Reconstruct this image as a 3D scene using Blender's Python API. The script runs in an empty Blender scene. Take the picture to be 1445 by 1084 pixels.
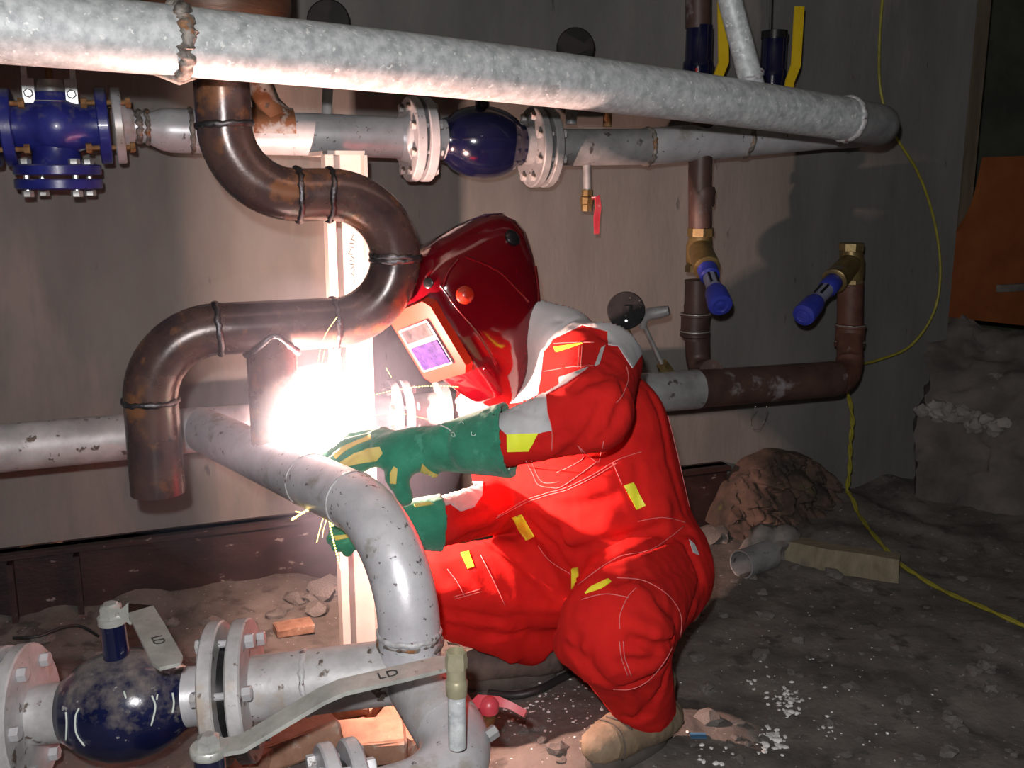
import bpy, math, random
import numpy as np
from mathutils import Vector, Matrix, noise
from mathutils.bvhtree import BVHTree
from mathutils.geometry import delaunay_2d_cdt
random.seed(7); rng = np.random.default_rng(7)
S = bpy.context.scene; COL = S.collection
# ------------------------------------------------------------------ camera, world, lights, exposure
F = 1400.0; TH = math.radians(12.0); CAM = Vector((0, 0, 1.25))
cd = bpy.data.cameras.new('camera'); cam = bpy.data.objects.new('camera', cd); COL.objects.link(cam)
cd.sensor_width = 36; cd.lens = F/1445*36; cd.clip_start = .02
cam.location = CAM; cam.rotation_euler = (math.pi/2-TH, 0, 0); S.camera = cam
S.view_settings.view_transform = 'Standard'; S.view_settings.look = 'None'
S.view_settings.exposure = 0.0; S.view_settings.gamma = 1; S.view_settings.use_curve_mapping = False
S.cycles.use_denoising = True; S.cycles.sample_clamp_indirect = 6; S.cycles.max_bounces = 6
w = bpy.data.worlds.new('world'); S.world = w; w.use_nodes = True
w.node_tree.nodes['Background'].inputs[0].default_value = (.55, .6, .7, 1); w.node_tree.nodes['Background'].inputs[1].default_value = .012
def lamp(name, loc, power, color, size, kind='POINT'):
    l = bpy.data.lights.new(name, kind); l.energy = power; l.color = color; l.shadow_soft_size = size
    o = bpy.data.objects.new(name, l); COL.objects.link(o); o.location = loc; return o
lamp('camera_flash', (-.045, -.02, 1.355), 128, (1, .97, .95), .018)      # flash tube above the lens
def ray(px, py):
    x = (px-722.5)/F; y = (542-py)/F
    return Vector((x, math.cos(TH)+y*math.sin(TH), -math.sin(TH)+y*math.cos(TH)))
def P(px, py, d): return CAM + ray(px, py)*d
ARC = P(427, 614, 2.138)
lamp('welding_arc_light', ARC, 185, (1, .61, .49), .008)
# ------------------------------------------------------------------ geometry helpers
WD = math.atan2(1.17, 2.983); U = Vector((math.cos(WD), math.sin(WD), 0)); NW = Vector((math.sin(WD), -math.cos(WD), 0)); WC = 2.968
UP = Vector((0, 0, 1))
def W(px, py, off):                      # point on a vertical plane standing `off` metres in front of the back wall
    r = ray(px, py); return CAM + r*((WC-off)/(-r.dot(NW)))
def Z(px, py, z=0.0):                    # point at height z
    r = ray(px, py); return CAM + r*((z-CAM.z)/r.z)
def wp(u, off, z): return -NW*WC + U*u + NW*off + UP*z
def wu(p): return (p+NW*WC).dot(U)
WLOC = {}
class MB:
    def __init__(s): s.v = []; s.f = []
    def add(s, v, f):
        k = len(s.v); s.v += [Vector(x) for x in v]; s.f += [tuple(i+k for i in q) for q in f]; return s
    def box(s, c, sx, sy, sz, ax=None):
        a, b, d = ax or (Vector((1,0,0)), Vector((0,1,0)), UP); c = Vector(c)
        v = [c+a*(sx/2*i)+b*(sy/2*j)+d*(sz/2*k) for i in (-1,1) for j in (-1,1) for k in (-1,1)]
        return s.add(v, [(0,1,3,2),(4,6,7,5),(0,4,5,1),(2,3,7,6),(0,2,6,4),(1,5,7,3)])
    def bar(s, pts, wid, thick, wdir):   # flat bar along points; wdir = width direction
        n = len(pts); v = []; wdir = Vector(wdir).normalized()
        ws = wid if isinstance(wid, (list, tuple)) else [wid]*n
        for i, p in enumerate(pts):
            t = (pts[min(i+1, n-1)]-pts[max(i-1, 0)]).normalized()
            b = t.cross(wdir).normalized(); a = b.cross(t).normalized()
            for (x, y) in ((-1,-1),(1,-1),(1,1),(-1,1)): v.append(p+a*(ws[i]/2*x)+b*(thick/2*y))
        f = [(0,3,2,1), tuple(4*(n-1)+k for k in range(4))]
        for i in range(n-1):
            for k in range(4): f.append((4*i+k, 4*i+(k+1) % 4, 4*i+4+(k+1) % 4, 4*i+4+k))
        return s.add(v, f)
    def rings(s, R, seg=28, cap=(True, True), wob=0.0):
        # R: list of (center, tangent, radius)
        v = []; f = []; t = R[0][1].normalized()
        a = t.orthogonal().normalized()
        for i, (c, t2, r) in enumerate(R):
            t2 = t2.normalized(); a = (a - t2*a.dot(t2)).normalized(); b = t2.cross(a)
            for k in range(seg):
                an = 2*math.pi*k/seg; rr = r
                if wob: rr = r*(1+wob*noise.noise(Vector(c)*40+a*math.cos(an)*3+b*math.sin(an)*3))
                v.append(c+a*(rr*math.cos(an))+b*(rr*math.sin(an)))
        n = len(R)
        for i in range(n-1):
            for k in range(seg):
                k2 = (k+1) % seg; f.append((i*seg+k, i*seg+k2, i*seg+seg+k2, i*seg+seg+k))
        if cap[0]: f.append(tuple(range(seg-1, -1, -1)))
        if cap[1]: f.append(tuple((n-1)*seg+k for k in range(seg)))
        return s.add(v, f)
    def tube(s, pts, r, seg=20, cap=(True, True), hollow=0.0, wob=0.0):
        n = len(pts); R = []
        for i, p in enumerate(pts):
            t = Vector(pts[min(i+1, n-1)])-Vector(pts[max(i-1, 0)])
            R.append((Vector(p), t, r[i] if isinstance(r, (list, tuple)) else r))
        if hollow:
            c, t, rr = R[-1]; t = t.normalized()
            R += [(c, t, rr-hollow), (c-t*.12, t, rr-hollow)]
        return s.rings(R, seg, cap, wob)
    def lathe(s, o, ax, prof, seg=32, cap=(True, True)):   # prof: (distance along axis, radius)
        o = Vector(o); ax = Vector(ax).normalized()
        return s.rings([(o+ax*z, ax, max(r, 1e-4)) for z, r in prof], seg, cap)
    def build(s, name, mat, parent=None, smooth=40):
        base = WLOC.get(parent.as_pointer() if parent else 0, Vector((0,0,0))) if parent else Vector((0,0,0))
        me = bpy.data.meshes.new(name); me.from_pydata([tuple(v-base) for v in s.v], [], s.f); me.update()
        if smooth: me.shade_smooth(); me.set_sharp_from_angle(angle=math.radians(smooth))
        if mat: me.materials.append(mat)
        o = bpy.data.objects.new(name, me); COL.objects.link(o)
        if parent: o.parent = parent
        WLOC[o.as_pointer()] = base.copy(); return o
def tag(o, label=None, cat=None, group=None, kind=None):
    if label: o['label'] = label
    if cat: o['category'] = cat
    if group: o['group'] = group
    if kind: o['kind'] = kind
    return o
def thing(name, label, cat, loc, group=None):
    o = bpy.data.objects.new(name, None); COL.objects.link(o); o.location = loc; o.empty_display_size = .05
    WLOC[o.as_pointer()] = Vector(loc).copy(); return tag(o, label, cat, group)
def fillet(c, rad, n=9):
    """polyline with rounded corners -> list of pieces (kind, points)"""
    c = [Vector(p) for p in c]; out = []; cur = c[0]
    for i in range(1, len(c)-1):
        a = (c[i-1]-c[i]).normalized(); b = (c[i+1]-c[i]).normalized(); ang = a.angle(b)
        r = rad[i-1] if isinstance(rad, (list, tuple)) else rad
        d = r/math.tan(ang/2); s = c[i]+a*d; e = c[i]+b*d
        cen = c[i]+(a+b).normalized()*(r/math.sin(ang/2)); out.append(('pipe', [cur, s]))
        v0 = s-cen; v1 = e-cen; om = v0.angle(v1); pts = []
        for k in range(n+1):
            t = k/n; pts.append(cen+(v0*math.sin((1-t)*om)+v1*math.sin(t*om))/math.sin(om))
        out.append(('elbow', pts)); cur = e
    out.append(('pipe', [cur, c[-1]])); return out
def weld(parent, c, ax, R, minor, mat, seg=44, name='weld_bead'):
    ax = Vector(ax).normalized(); a = ax.orthogonal().normalized(); b = ax.cross(a); v = []; f = []; c = Vector(c)
    for i in range(seg):
        an = 2*math.pi*i/seg; d = a*math.cos(an)+b*math.sin(an); off = ax*(noise.noise(c*9+d*5)*minor*.7)
        m = minor*(1+.55*noise.noise(c*7+d*14))
        for k in range(8):
            t = 2*math.pi*k/8; v.append(c+off+d*(R+m*.75*math.cos(t))+ax*(m*math.sin(t)))
    for i in range(seg):
        for k in range(8):
            i2 = (i+1) % seg; k2 = (k+1) % 8; f.append((i*8+k, i2*8+k, i2*8+k2, i*8+k2))
    m = MB(); m.add(v, f); return m.build(name, mat, parent, smooth=70)
def _bolt_mesh(L, R, mat, nut=True):
    m = MB()
    def hexp(z0, z1, r): m.lathe((0,0,z0), UP, [(0, r*.93), (.0015, r), (z1-z0-.0015, r), (z1-z0, r*.9)], seg=6)
    hexp(L/2, L/2+R*1.1, R); m.lathe((0,0,-L/2-R*.7), UP, [(0, R*.5), (L+R*1.2, R*.5)], seg=10)
    if nut: hexp(-L/2-R*1.0, -L/2, R)
    o = m.build('bolt', mat, None, smooth=30); me = o.data; bpy.data.objects.remove(o); return me
_bm = {}
def bolts(parent, c, ax, rad, n, L, R, mat, ph=0.0, name='bolt'):
    key = (round(L, 4), R, mat.name)
    if key not in _bm: _bm[key] = _bolt_mesh(L, R, mat)
    ax = Vector(ax).normalized(); b = UP-ax*UP.dot(ax)
    b = b.normalized() if b.length > .1 else NW.copy(); a = b.cross(ax)
    q = ax.to_track_quat('Z', 'Y')
    for i in range(n):
        an = 2*math.pi*(i+.5)/n+ph; p = Vector(c)+a*(rad*math.cos(an))+b*(rad*math.sin(an))
        o = bpy.data.objects.new(name, _bm[key]); COL.objects.link(o); o.parent = parent
        o.rotation_mode = 'QUATERNION'; o.rotation_quaternion = q; o.location = p-WLOC[parent.as_pointer()]
def disc(c, ax, r, t, hub=None, e=.003):
    m = MB(); m.lathe(Vector(c)-Vector(ax).normalized()*t/2, ax, [(0, r-e), (e, r), (t-e, r), (t, r-e)], seg=40); return m
# ------------------------------------------------------------------ materials
def M(name, c1, c2=None, scale=8, rough=.5, metal=0.0, bump=0.0, bscale=60, spk=None, spk_thr=.62, spk_scale=60, stretch=(1,1,1), coat=0.0, rough2=None, c3=None, c3_thr=.6, c3_scale=4, det=6, ramp=(.35,.65), sheen=0, dust=None, dust_thr=.5, spec=.5):
    m = bpy.data.materials.new(name); m.use_nodes = True; nt = m.node_tree; N = nt.nodes; L = nt.links
    b = N['Principled BSDF']; b.inputs['Roughness'].default_value = rough; b.inputs['Metallic'].default_value = metal
    b.inputs['Coat Weight'].default_value = coat; b.inputs['Coat Roughness'].default_value = .06
    b.inputs['Specular IOR Level'].default_value = spec
    if sheen: b.inputs['Sheen Weight'].default_value = sheen
    tc = N.new('ShaderNodeTexCoord'); mp = N.new('ShaderNodeMapping'); mp.inputs['Scale'].default_value = stretch
    L.new(tc.outputs['Object'], mp.inputs[0])
    def nz(sc, d=det):
        n = N.new('ShaderNodeTexNoise'); n.inputs['Scale'].default_value = sc; n.inputs['Detail'].default_value = d; n.inputs['Roughness'].default_value = .62
        L.new(mp.outputs[0], n.inputs['Vector']); return n.outputs['Fac']
    def rmp(src, p0, p1, a, c):
        r = N.new('ShaderNodeValToRGB'); r.color_ramp.elements[0].position = p0; r.color_ramp.elements[1].position = p1
        r.color_ramp.elements[0].color = (*a, 1); r.color_ramp.elements[1].color = (*c, 1); L.new(src, r.inputs[0]); return r.outputs[0]
    def mix(fac, a, col):
        x = N.new('ShaderNodeMix'); x.data_type = 'RGBA'; L.new(fac, x.inputs[0]); L.new(a, x.inputs[6]); x.inputs[7].default_value = (*col, 1); return x.outputs[2]
    n1 = nz(scale); col = rmp(n1, ramp[0], ramp[1], c1, c2 or c1)
    if c3: col = mix(rmp(nz(c3_scale), c3_thr, c3_thr+.08, (0,0,0), (1,1,1)), col, c3)
    if spk: col = mix(rmp(nz(spk_scale, 3), spk_thr, spk_thr+.05, (0,0,0), (1,1,1)), col, spk)
    if dust:                                  # settled dust on upward facing surfaces
        g = N.new('ShaderNodeNewGeometry'); sp = N.new('ShaderNodeSeparateXYZ'); L.new(g.outputs['Normal'], sp.inputs[0])
        a_ = N.new('ShaderNodeMath'); a_.operation = 'MULTIPLY_ADD'; L.new(nz(30, 10), a_.inputs[0]); a_.inputs[1].default_value = 3.2; L.new(sp.outputs['Z'], a_.inputs[2])
        dv = N.new('ShaderNodeMath'); dv.operation = 'DIVIDE'; L.new(a_.outputs[0], dv.inputs[0]); dv.inputs[1].default_value = 4; a_ = dv
        col = mix(rmp(a_.outputs[0], (dust_thr+1.55)/4, (dust_thr+2.5)/4, (0,0,0), (.8,.8,.8)), col, dust)
    L.new(col, b.inputs['Base Color'])
    if rough2 is not None: L.new(rmp(n1, .3, .7, (rough,)*3, (rough2,)*3), b.inputs['Roughness'])
    if bump:
        bp = N.new('ShaderNodeBump'); bp.inputs['Strength'].default_value = bump; bp.inputs['Distance'].default_value = .004
        L.new(nz(bscale, 8), bp.inputs['Height']); L.new(bp.outputs[0], b.inputs['Normal'])
    return m
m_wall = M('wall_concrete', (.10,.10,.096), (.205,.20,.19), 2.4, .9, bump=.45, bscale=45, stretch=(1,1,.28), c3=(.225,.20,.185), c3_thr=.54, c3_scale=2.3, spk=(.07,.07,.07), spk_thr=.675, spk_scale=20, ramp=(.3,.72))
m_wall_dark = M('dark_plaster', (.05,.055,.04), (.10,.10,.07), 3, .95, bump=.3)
m_floor = M('floor_dirt', (.078,.068,.062), (.175,.155,.142), 5, .95, bump=.9, bscale=55, spk=(.36,.34,.33), spk_thr=.66, spk_scale=70, c3=(.07,.062,.058), c3_thr=.55, c3_scale=11, det=10)
m_galv = M('galvanized', (.38,.41,.43), (.66,.69,.71), 48, .46, .15, bump=.12, bscale=90, spk=(.80,.82,.82), spk_thr=.62, spk_scale=70, c3=(.33,.35,.36), c3_thr=.60, c3_scale=14, det=8)
m_silver = M('silver_paint', (.44,.44,.47), (.60,.60,.63), 14, .38, .25, bump=.1, bscale=70, spk=(.15,.13,.13), spk_thr=.655, spk_scale=52, c3=(.38,.355,.33), c3_thr=.60, c3_scale=9, det=9)
m_silver_dirty = M('silver_paint_dirty', (.34,.335,.34), (.55,.545,.56), 13, .5, .2, bump=.2, bscale=60, spk=(.12,.09,.075), spk_thr=.62, spk_scale=30, c3=(.40,.34,.29), c3_thr=.58, c3_scale=9, det=9)
m_oldpipe = M('old_grey_pipe', (.20,.205,.21), (.36,.36,.37), 12, .5, .2, bump=.15, spk=(.10,.09,.085), spk_thr=.63, spk_scale=28, c3=(.30,.22,.15), c3_thr=.66, c3_scale=10)
m_brown = M('mill_scale_steel', (.045,.030,.033), (.105,.060,.050), 11, .20, .12, bump=.10, bscale=80, c3=(.20,.09,.045), c3_thr=.54, c3_scale=9, rough2=.33, stretch=(1,1,1), spk=(.05,.04,.045), spk_thr=.66, spk_scale=26)
m_rust = M('rusty_vessel', (.04,.022,.017), (.13,.058,.03), 9, .45, .2, bump=.4, bscale=40, stretch=(.6,.6,2.5))
m_weld = M('weld_metal', (.05,.045,.05), (.20,.195,.21), 60, .26, .85, bump=.5, bscale=160)
m_riser = M('worn_silver_paint', (.51,.51,.55), (.69,.69,.73), 14, .36, .25, bump=.12, bscale=70, spk=(.14,.12,.13), spk_thr=.635, spk_scale=64, c3=(.40,.385,.36), c3_thr=.58, c3_scale=10, det=10)
m_weld_rust = M('weld_rusty', (.10,.08,.075), (.36,.33,.30), 50, .6, .4, bump=.9, bscale=90, c3=(.30,.14,.06), c3_thr=.55, c3_scale=30)
m_rustpatch = M('rust_stained_pipe', (.30,.28,.27), (.44,.42,.41), 12, .55, .1, bump=.3, c3=(.20,.085,.04), c3_thr=.46, c3_scale=14, spk=(.08,.045,.03), spk_thr=.6, spk_scale=40)
m_weld_paint = M('weld_painted', (.40,.40,.42), (.58,.58,.6), 40, .45, .2, bump=.6, bscale=120, spk=(.15,.1,.1), spk_thr=.6, spk_scale=50)
m_blue = M('blue_paint', (.014,.017,.15), (.028,.036,.25), 18, .33, 0, bump=.12, bscale=90, coat=.3, c3=(.16,.15,.19), c3_thr=.70, c3_scale=14, dust=(.20,.185,.19), dust_thr=.55)
m_navy = M('navy_gloss', (.004,.005,.024), (.008,.009,.04), 12, .16, 0, coat=.6, bump=.04, spk=(.30,.28,.26), spk_thr=.70, spk_scale=32)
m_navy_dirty = M('navy_gloss_splashed', (.004,.006,.030), (.008,.011,.05), 10, .2, 0, coat=.4, spk=(.36,.36,.37), spk_thr=.66, spk_scale=46, c3=(.20,.18,.165), c3_thr=.62, c3_scale=12, bump=.1, dust=(.19,.165,.15), dust_thr=.30)
m_steel = M('zinc_bolt', (.45,.46,.46), (.66,.67,.66), 40, .32, .7)
m_steel_dull = M('dull_zinc_lever', (.36,.37,.35), (.54,.55,.52), 22, .42, .45, bump=.08, spk=(.28,.29,.27), spk_thr=.64, spk_scale=70)
m_alu = M('cast_aluminium', (.45,.46,.48), (.6,.61,.63), 30, .4, .5, bump=.1)
m_rbolt = M('rusty_bolt', (.17,.08,.03), (.34,.19,.08), 40, .7, .2, bump=.5)
m_brass = M('old_brass', (.15,.105,.04), (.27,.20,.085), 22, .42, .6, bump=.15, c3=(.22,.19,.15), c3_thr=.6, c3_scale=14)
m_brass_pale = M('pale_brass', (.40,.37,.25), (.54,.5,.35), 22, .34, .5, bump=.1)
m_black = M('black_plastic', (.006,.006,.007), (.012,.012,.013), 20, .3)
m_gaugeback = M('dusty_black_case', (.008,.008,.010), (.022,.022,.024), 20, .75, spk=(.10,.10,.10), spk_thr=.66, spk_scale=70, bump=.1, spec=.12)
m_dialface = M('dial_face', (.75,.75,.72), (.8,.8,.78), 5, .4)
m_yellow = M('yellow_lever', (.62,.42,.01), (.72,.50,.02), 14, .42, coat=.2)
m_redlever = M('red_lever', (.42,.03,.05), (.55,.07,.09), 26, .42, coat=.1, c3=(.62,.42,.42), c3_thr=.6, c3_scale=30)
m_bluecap = M('blue_plastic', (.022,.035,.30), (.035,.05,.38), 14, .4)
m_bluewin = M('grey_window_plastic', (.20,.21,.32), (.30,.31,.42), 18, .4)
m_primer = M('brown_primer_pipe', (.048,.028,.026), (.10,.055,.045), 10, .5, .1, bump=.15, c3=(.26,.235,.24), c3_thr=.60, c3_scale=7)
m_primer_red = M('red_primer_pipe', (.075,.032,.024), (.15,.062,.042), 13, .55, .05, bump=.2, c3=(.25,.2,.19), c3_thr=.63, c3_scale=14)
m_post = M('post_primer', (.40,.36,.34), (.52,.48,.45), 6, .6, bump=.12, c3=(.30,.2,.14), c3_thr=.66, c3_scale=18)
m_beam = M('painted_beam', (.016,.008,.008), (.038,.018,.017), 8, .5, bump=.25, spk=(.22,.19,.18), spk_thr=.66, spk_scale=16, stretch=(1,1,2))
m_brick = M('brick_clay', (.19,.10,.065), (.33,.19,.13), 14, .9, bump=.6, bscale=50, c3=(.42,.36,.31), c3_thr=.62, c3_scale=12)
m_stone = M('rubble_stone', (.11,.10,.095), (.24,.22,.205), 14, .95, bump=.7, bscale=40)
m_stone_red = M('rubble_reddish', (.036,.029,.025), (.12,.075,.057), 10, .95, bump=.8, bscale=36, c3=(.08,.085,.03), c3_thr=.62, c3_scale=7)
m_chip = M('white_chip', (.6,.6,.6), (.8,.8,.8), 30, .8)
m_wood = M('old_timber', (.16,.135,.09), (.25,.215,.15), 16, .85, bump=.5, bscale=30, stretch=(1,6,1), c3=(.12,.11,.09), c3_thr=.6)
m_orange = M('orange_board', (.20,.052,.012), (.27,.08,.02), 6, .75, bump=.15)
m_trimwood = M('brown_post', (.10,.075,.055), (.15,.115,.085), 8, .8, bump=.2, stretch=(4,4,.5))
m_cable = M('yellow_green_cable', (.22,.20,.025), (.32,.29,.04), 30, .45)
m_hose = M('black_hose', (.015,.015,.017), (.03,.03,.03), 20, .5)
m_wire = M('steel_wire', (.4,.38,.36), (.5,.48,.45), 20, .4, .6)
m_red = M('red_cotton', (.47,.012,.011), (.57,.017,.014), 7, 1.0, bump=.45, bscale=26, spec=.12)
m_grey = M('grey_cotton', (.40,.40,.42), (.50,.50,.52), 7, .85, bump=.4, bscale=24)
m_hivis = M('hi_vis_tape', (.72,.78,.03), (.80,.85,.06), 10, .45)
m_thread = M('pale_stitching', (.60,.13,.13), (.68,.2,.2), 50, .8)
m_glove = M('green_suede', (.012,.14,.085), (.03,.24,.145), 16, .9, bump=.6, bscale=120, sheen=.25, c3=(.05,.27,.18), c3_thr=.58, c3_scale=24)
m_gloveyel = M('yellow_leather', (.52,.42,.10), (.62,.52,.17), 20, .8, bump=.3)
m_helmet = M('helmet_red_gloss', (.085,.001,.004), (.10,.0014,.005), 4, .14, coat=.7)
m_bezel = M('helmet_red_bezel', (.26,.014,.004), (.30,.018,.005), 4, .35, coat=.2)
m_lens = M('purple_filter', (.012,.004,.048), (.042,.020,.105), 34, .25, coat=.1)
m_cell = M('solar_cell', (.004,.003,.004), (.045,.034,.04), 46, .3)
m_lensframe = M('lens_frame', (.10,.075,.09), (.13,.10,.115), 10, .45)
m_skin = M('skin', (.5,.3,.22), (.55,.34,.26), 10, .6)
m_boot = M('tan_boot', (.11,.08,.05), (.19,.145,.095), 16, .8, bump=.5, bscale=50, c3=(.16,.14,.12), c3_thr=.6, c3_scale=12)
m_boot_shaded = M('boot_in_shade', (.06,.05,.045), (.13,.10,.085), 16, .85, bump=.5, bscale=50)  # far boot: same leather, with its shade put into the colour
m_boot_cap = M('scuffed_toe_leather', (.15,.115,.075), (.26,.20,.135), 20, .8, bump=.4, bscale=70)
m_sole = M('boot_sole', (.06,.05,.045), (.10,.09,.08), 20, .8)
m_printwhite = M('white_print', (.55,.62,.58), (.6,.66,.62), 20, .8)
m_printblack = M('black_print', (.03,.03,.03), (.04,.04,.04), 20, .7)
m_redmark = M('red_mark', (.55,.02,.02), (.6,.03,.02), 20, .6)
GLARE1, GLARE2 = .15, .55  # densities of the glare volumes added around the arc
# ------------------------------------------------------------------ setting
def st(o): o['kind'] = 'structure'; return o
uA, uB = wu(W(-420, 500, 0)), wu(W(1352, 300, 0))
m = MB(); m.box(wp((uA+uB)/2, -.12, 1.15), uB-uA, .24, 2.9, (U, NW, UP)); st(m.build('wall_back', m_wall, smooth=0))
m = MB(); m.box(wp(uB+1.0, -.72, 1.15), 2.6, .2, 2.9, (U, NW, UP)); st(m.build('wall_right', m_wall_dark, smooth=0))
m = MB(); m.box(wp(uB+.055, -.06, 1.5), .075, .07, 2.1, (U, NW, UP)); st(m.build('trim_1', m_trimwood))
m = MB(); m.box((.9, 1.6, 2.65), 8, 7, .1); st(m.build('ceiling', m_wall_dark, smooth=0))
def ground(x, y):
    p = Vector((x, y, 0)); k = max(0, min(1, (-.12-x)/.4)); k = k*k*(3-2*k)
    z = k*(.16+.05*noise.noise(p*3.1))*max(0, min(1, (2.45-y)/.55))
    z += .022*noise.noise(p*2.3)+.012*noise.noise(p*7)+.007*noise.noise(p*19)+.005*noise.noise(p*41)
    q = (WC-(p.dot(-NW)))                     # distance from wall
    if x < .1 and q < .5: z += .05*(1-q/.5)**2*(1+noise.noise(p*6))*max(0, min(1, (-.1-x)/.3))
    z += .05*math.exp(-((x-.22)**2+(y-1.9)**2)/.07)
    if x > .7: z += .06*max(0, 1-max(0, q-.1)/.55)*max(0, min(1, (x-.7)/.4))*(1+.8*noise.noise(p*4.5))
    return z
xs = np.arange(-2.2, 3.6, .022); ys = np.arange(.2, 5.2, .022); nx, ny = len(xs), len(ys)
m = MB(); m.v = [Vector((x, y, ground(x, y))) for y in ys for x in xs]
m.f = [(j*nx+i, j*nx+i+1, (j+1)*nx+i+1, (j+1)*nx+i) for j in range(ny-1) for i in range(nx-1)]
floor = st(m.build('floor', m_floor, smooth=180))
def onfloor(px, py):
    z = 0.0
    for _ in range(8): p = Z(px, py, z); z = ground(p.x, p.y)
    return p
def rock(c, r, sx=1, sy=1, sz=1, seed=0, sub=2):
    import bmesh
    bm = bmesh.new(); bmesh.ops.create_icosphere(bm, subdivisions=sub, radius=1)
    mm = MB(); o = Vector((seed*3.1, seed*1.7, seed*.9))
    mm.v = [Vector(c)+Vector((v.co.x*sx, v.co.y*sy, v.co.z*sz))*(r*(1+.6*noise.noise(v.co*1.1+o)+.38*noise.noise(v.co*2.3+o))) for v in bm.verts]
    mm.f = [tuple(v.index for v in f.verts) for f in bm.faces]; bm.free(); return mm
# loose stones and bricks lying in the floor dirt: parts of the floor
sm = []
for i in range(7):
    o = rock((0,0,0), 1, 1, rng.uniform(.7, 1.2), rng.uniform(.45, .7), i+1).build('stone', m_stone, None, 22); sm.append(o.data); bpy.data.objects.remove(o)
def stone(p, r, rz=0, mat=None):
    o = bpy.data.objects.new('stone', sm[random.randrange(7)]); COL.objects.link(o); o.parent = floor
    o.location = p+UP*r*.2; o.scale = (r, r, r); o.rotation_euler = (0, 0, rz or random.uniform(0, 6)); return o
for i in range(150):
    px, py = random.uniform(640, 1440), 770+310*random.random()**1.0
    stone(onfloor(px, py), random.choice([.007,.008,.01,.012,.015,.022]))
for (px, py, r) in [(1010,760,.05),(1040,745,.04),(1075,838,.02),(1125,905,.022),(1080,870,.025),(1175,812,.03),(1210,830,.02),(1000,1018,.03),(985,930,.02),(1020,870,.018),(690,905,.03),(655,900,.05),(640,950,.04),(300,880,.03),(420,850,.035),(460,835,.05),(390,870,.028),(440,845,.03),(405,862,.022),(60,905,.03),(130,930,.03),(245,880,.02),(330,905,.035),(450,862,.035),(350,885,.022),(1330,790,.02),(1390,830,.018),(1240,900,.012),(1300,870,.012)]:
    stone(onfloor(px, py), r)
bm_ = MB(); bm_.v = []
import bmesh as _b
b_ = _b.new(); _b.ops.create_cube(b_, size=1); _b.ops.scale(b_, vec=(.235,.115,.062), verts=b_.verts); _b.ops.bevel(b_, geom=b_.edges[:], offset=.008, segments=1, affect='EDGES')
_b.ops.subdivide_edges(b_, edges=b_.edges[:], cuts=1)
brm = bpy.data.meshes.new('brick'); 
for v in b_.verts: v.co += Vector((noise.noise(v.co*30), noise.noise(v.co*30+Vector((9,0,0))), noise.noise(v.co*30+Vector((0,9,0)))))*.006
b_.to_mesh(brm); b_.free(); brm.materials.append(m_brick)
def brick(p, rz, tilt=0, sc=1.0, name='brick'):
    o = bpy.data.objects.new(name, brm); COL.objects.link(o); o.parent = floor; o.location = p; o.rotation_euler = (tilt, tilt*.6, rz); o.scale = (sc,)*3; return o
for (px, py, rz, t, sc) in [(470,1005,.3,.15,.62),(512,1012,1.2,-.1,.6),(545,1040,-.6,.12,.85),(500,1060,.2,.05,.9),(575,1072,.9,.2,.7),(430,1020,1.9,.2,.7),(400,1062,.5,-.15,.9),(545,1000,-.2,.1,.55),(615,1080,-.3,.1,.6),(350,1078,1.1,.1,.7),(60,772,.38,.0,.42),(415,890,.5,.1,.45)]:
    if py < 800: brick(W(px, py, -.01), WD, 0, .5); continue
    p = onfloor(px, py); brick(p+UP*.02*sc, rz, t, sc)
# white flakes scattered on the dirt
m = MB()
def flakes(cx, cy, sx, sy, n, r):
    for i in range(n):
        px, py = random.gauss(cx, sx), random.gauss(cy, sy)
        if py > 1083 or py < 770: continue
        p = onfloor(px, py); rr = r*random.uniform(.4, 1.3); q = rock(p+UP*rr*.3, rr, 1, random.uniform(.6,1.4), random.uniform(.3,.6), i % 9+1, 1); m.add(q.v, q.f)
for a in [(1110,985,14,10,40,.006),(1120,1005,10,8,16,.007),(1085,1050,12,10,36,.006),(1090,1042,6,8,14,.008),(1065,965,14,10,14,.005),(1175,1028,16,6,9,.005),(1190,965,40,20,12,.004),(1000,1065,20,12,12,.005),(790,1000,40,26,90,.0035),(730,1010,26,14,40,.003),(1250,1000,60,40,16,.003),(1120,900,80,50,24,.003),(930,1010,20,26,26,.004)]: flakes(*a)
tag(m.build('white_flakes', m_chip, floor, 60), kind='stuff')

# steel beam along the foot of the wall
zt = (W(100,770,.06).z+W(390,737,.06).z)/2; zb = -.02; u0 = uA+.02; u1 = wu(W(1026,690,.05))
t = thing('steel_beam', 'long dark brown painted steel beam along the foot of the concrete wall', 'beam', wp((u0+u1)/2, .04, zb))
m = MB(); m.box(wp((u0+u1)/2, .03, (zt+zb)/2), u1-u0, .03, zt-zb, (U, NW, UP)); m.build('web', m_beam, t, 0)
m = MB(); m.box(wp((u0+u1)/2, .035, zt-.008), u1-u0, .07, .016, (U, NW, UP)); m.build('top_flange', m_beam, t, 0)
for px in (18, 112):
    m = MB(); m.box(wp(wu(W(px, 830, .06)), .055, (zt+zb)/2-.01), .016, .05, zt-zb-.03, (U, NW, UP)); m.build('stiffener', m_beam, t, 0)
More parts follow.
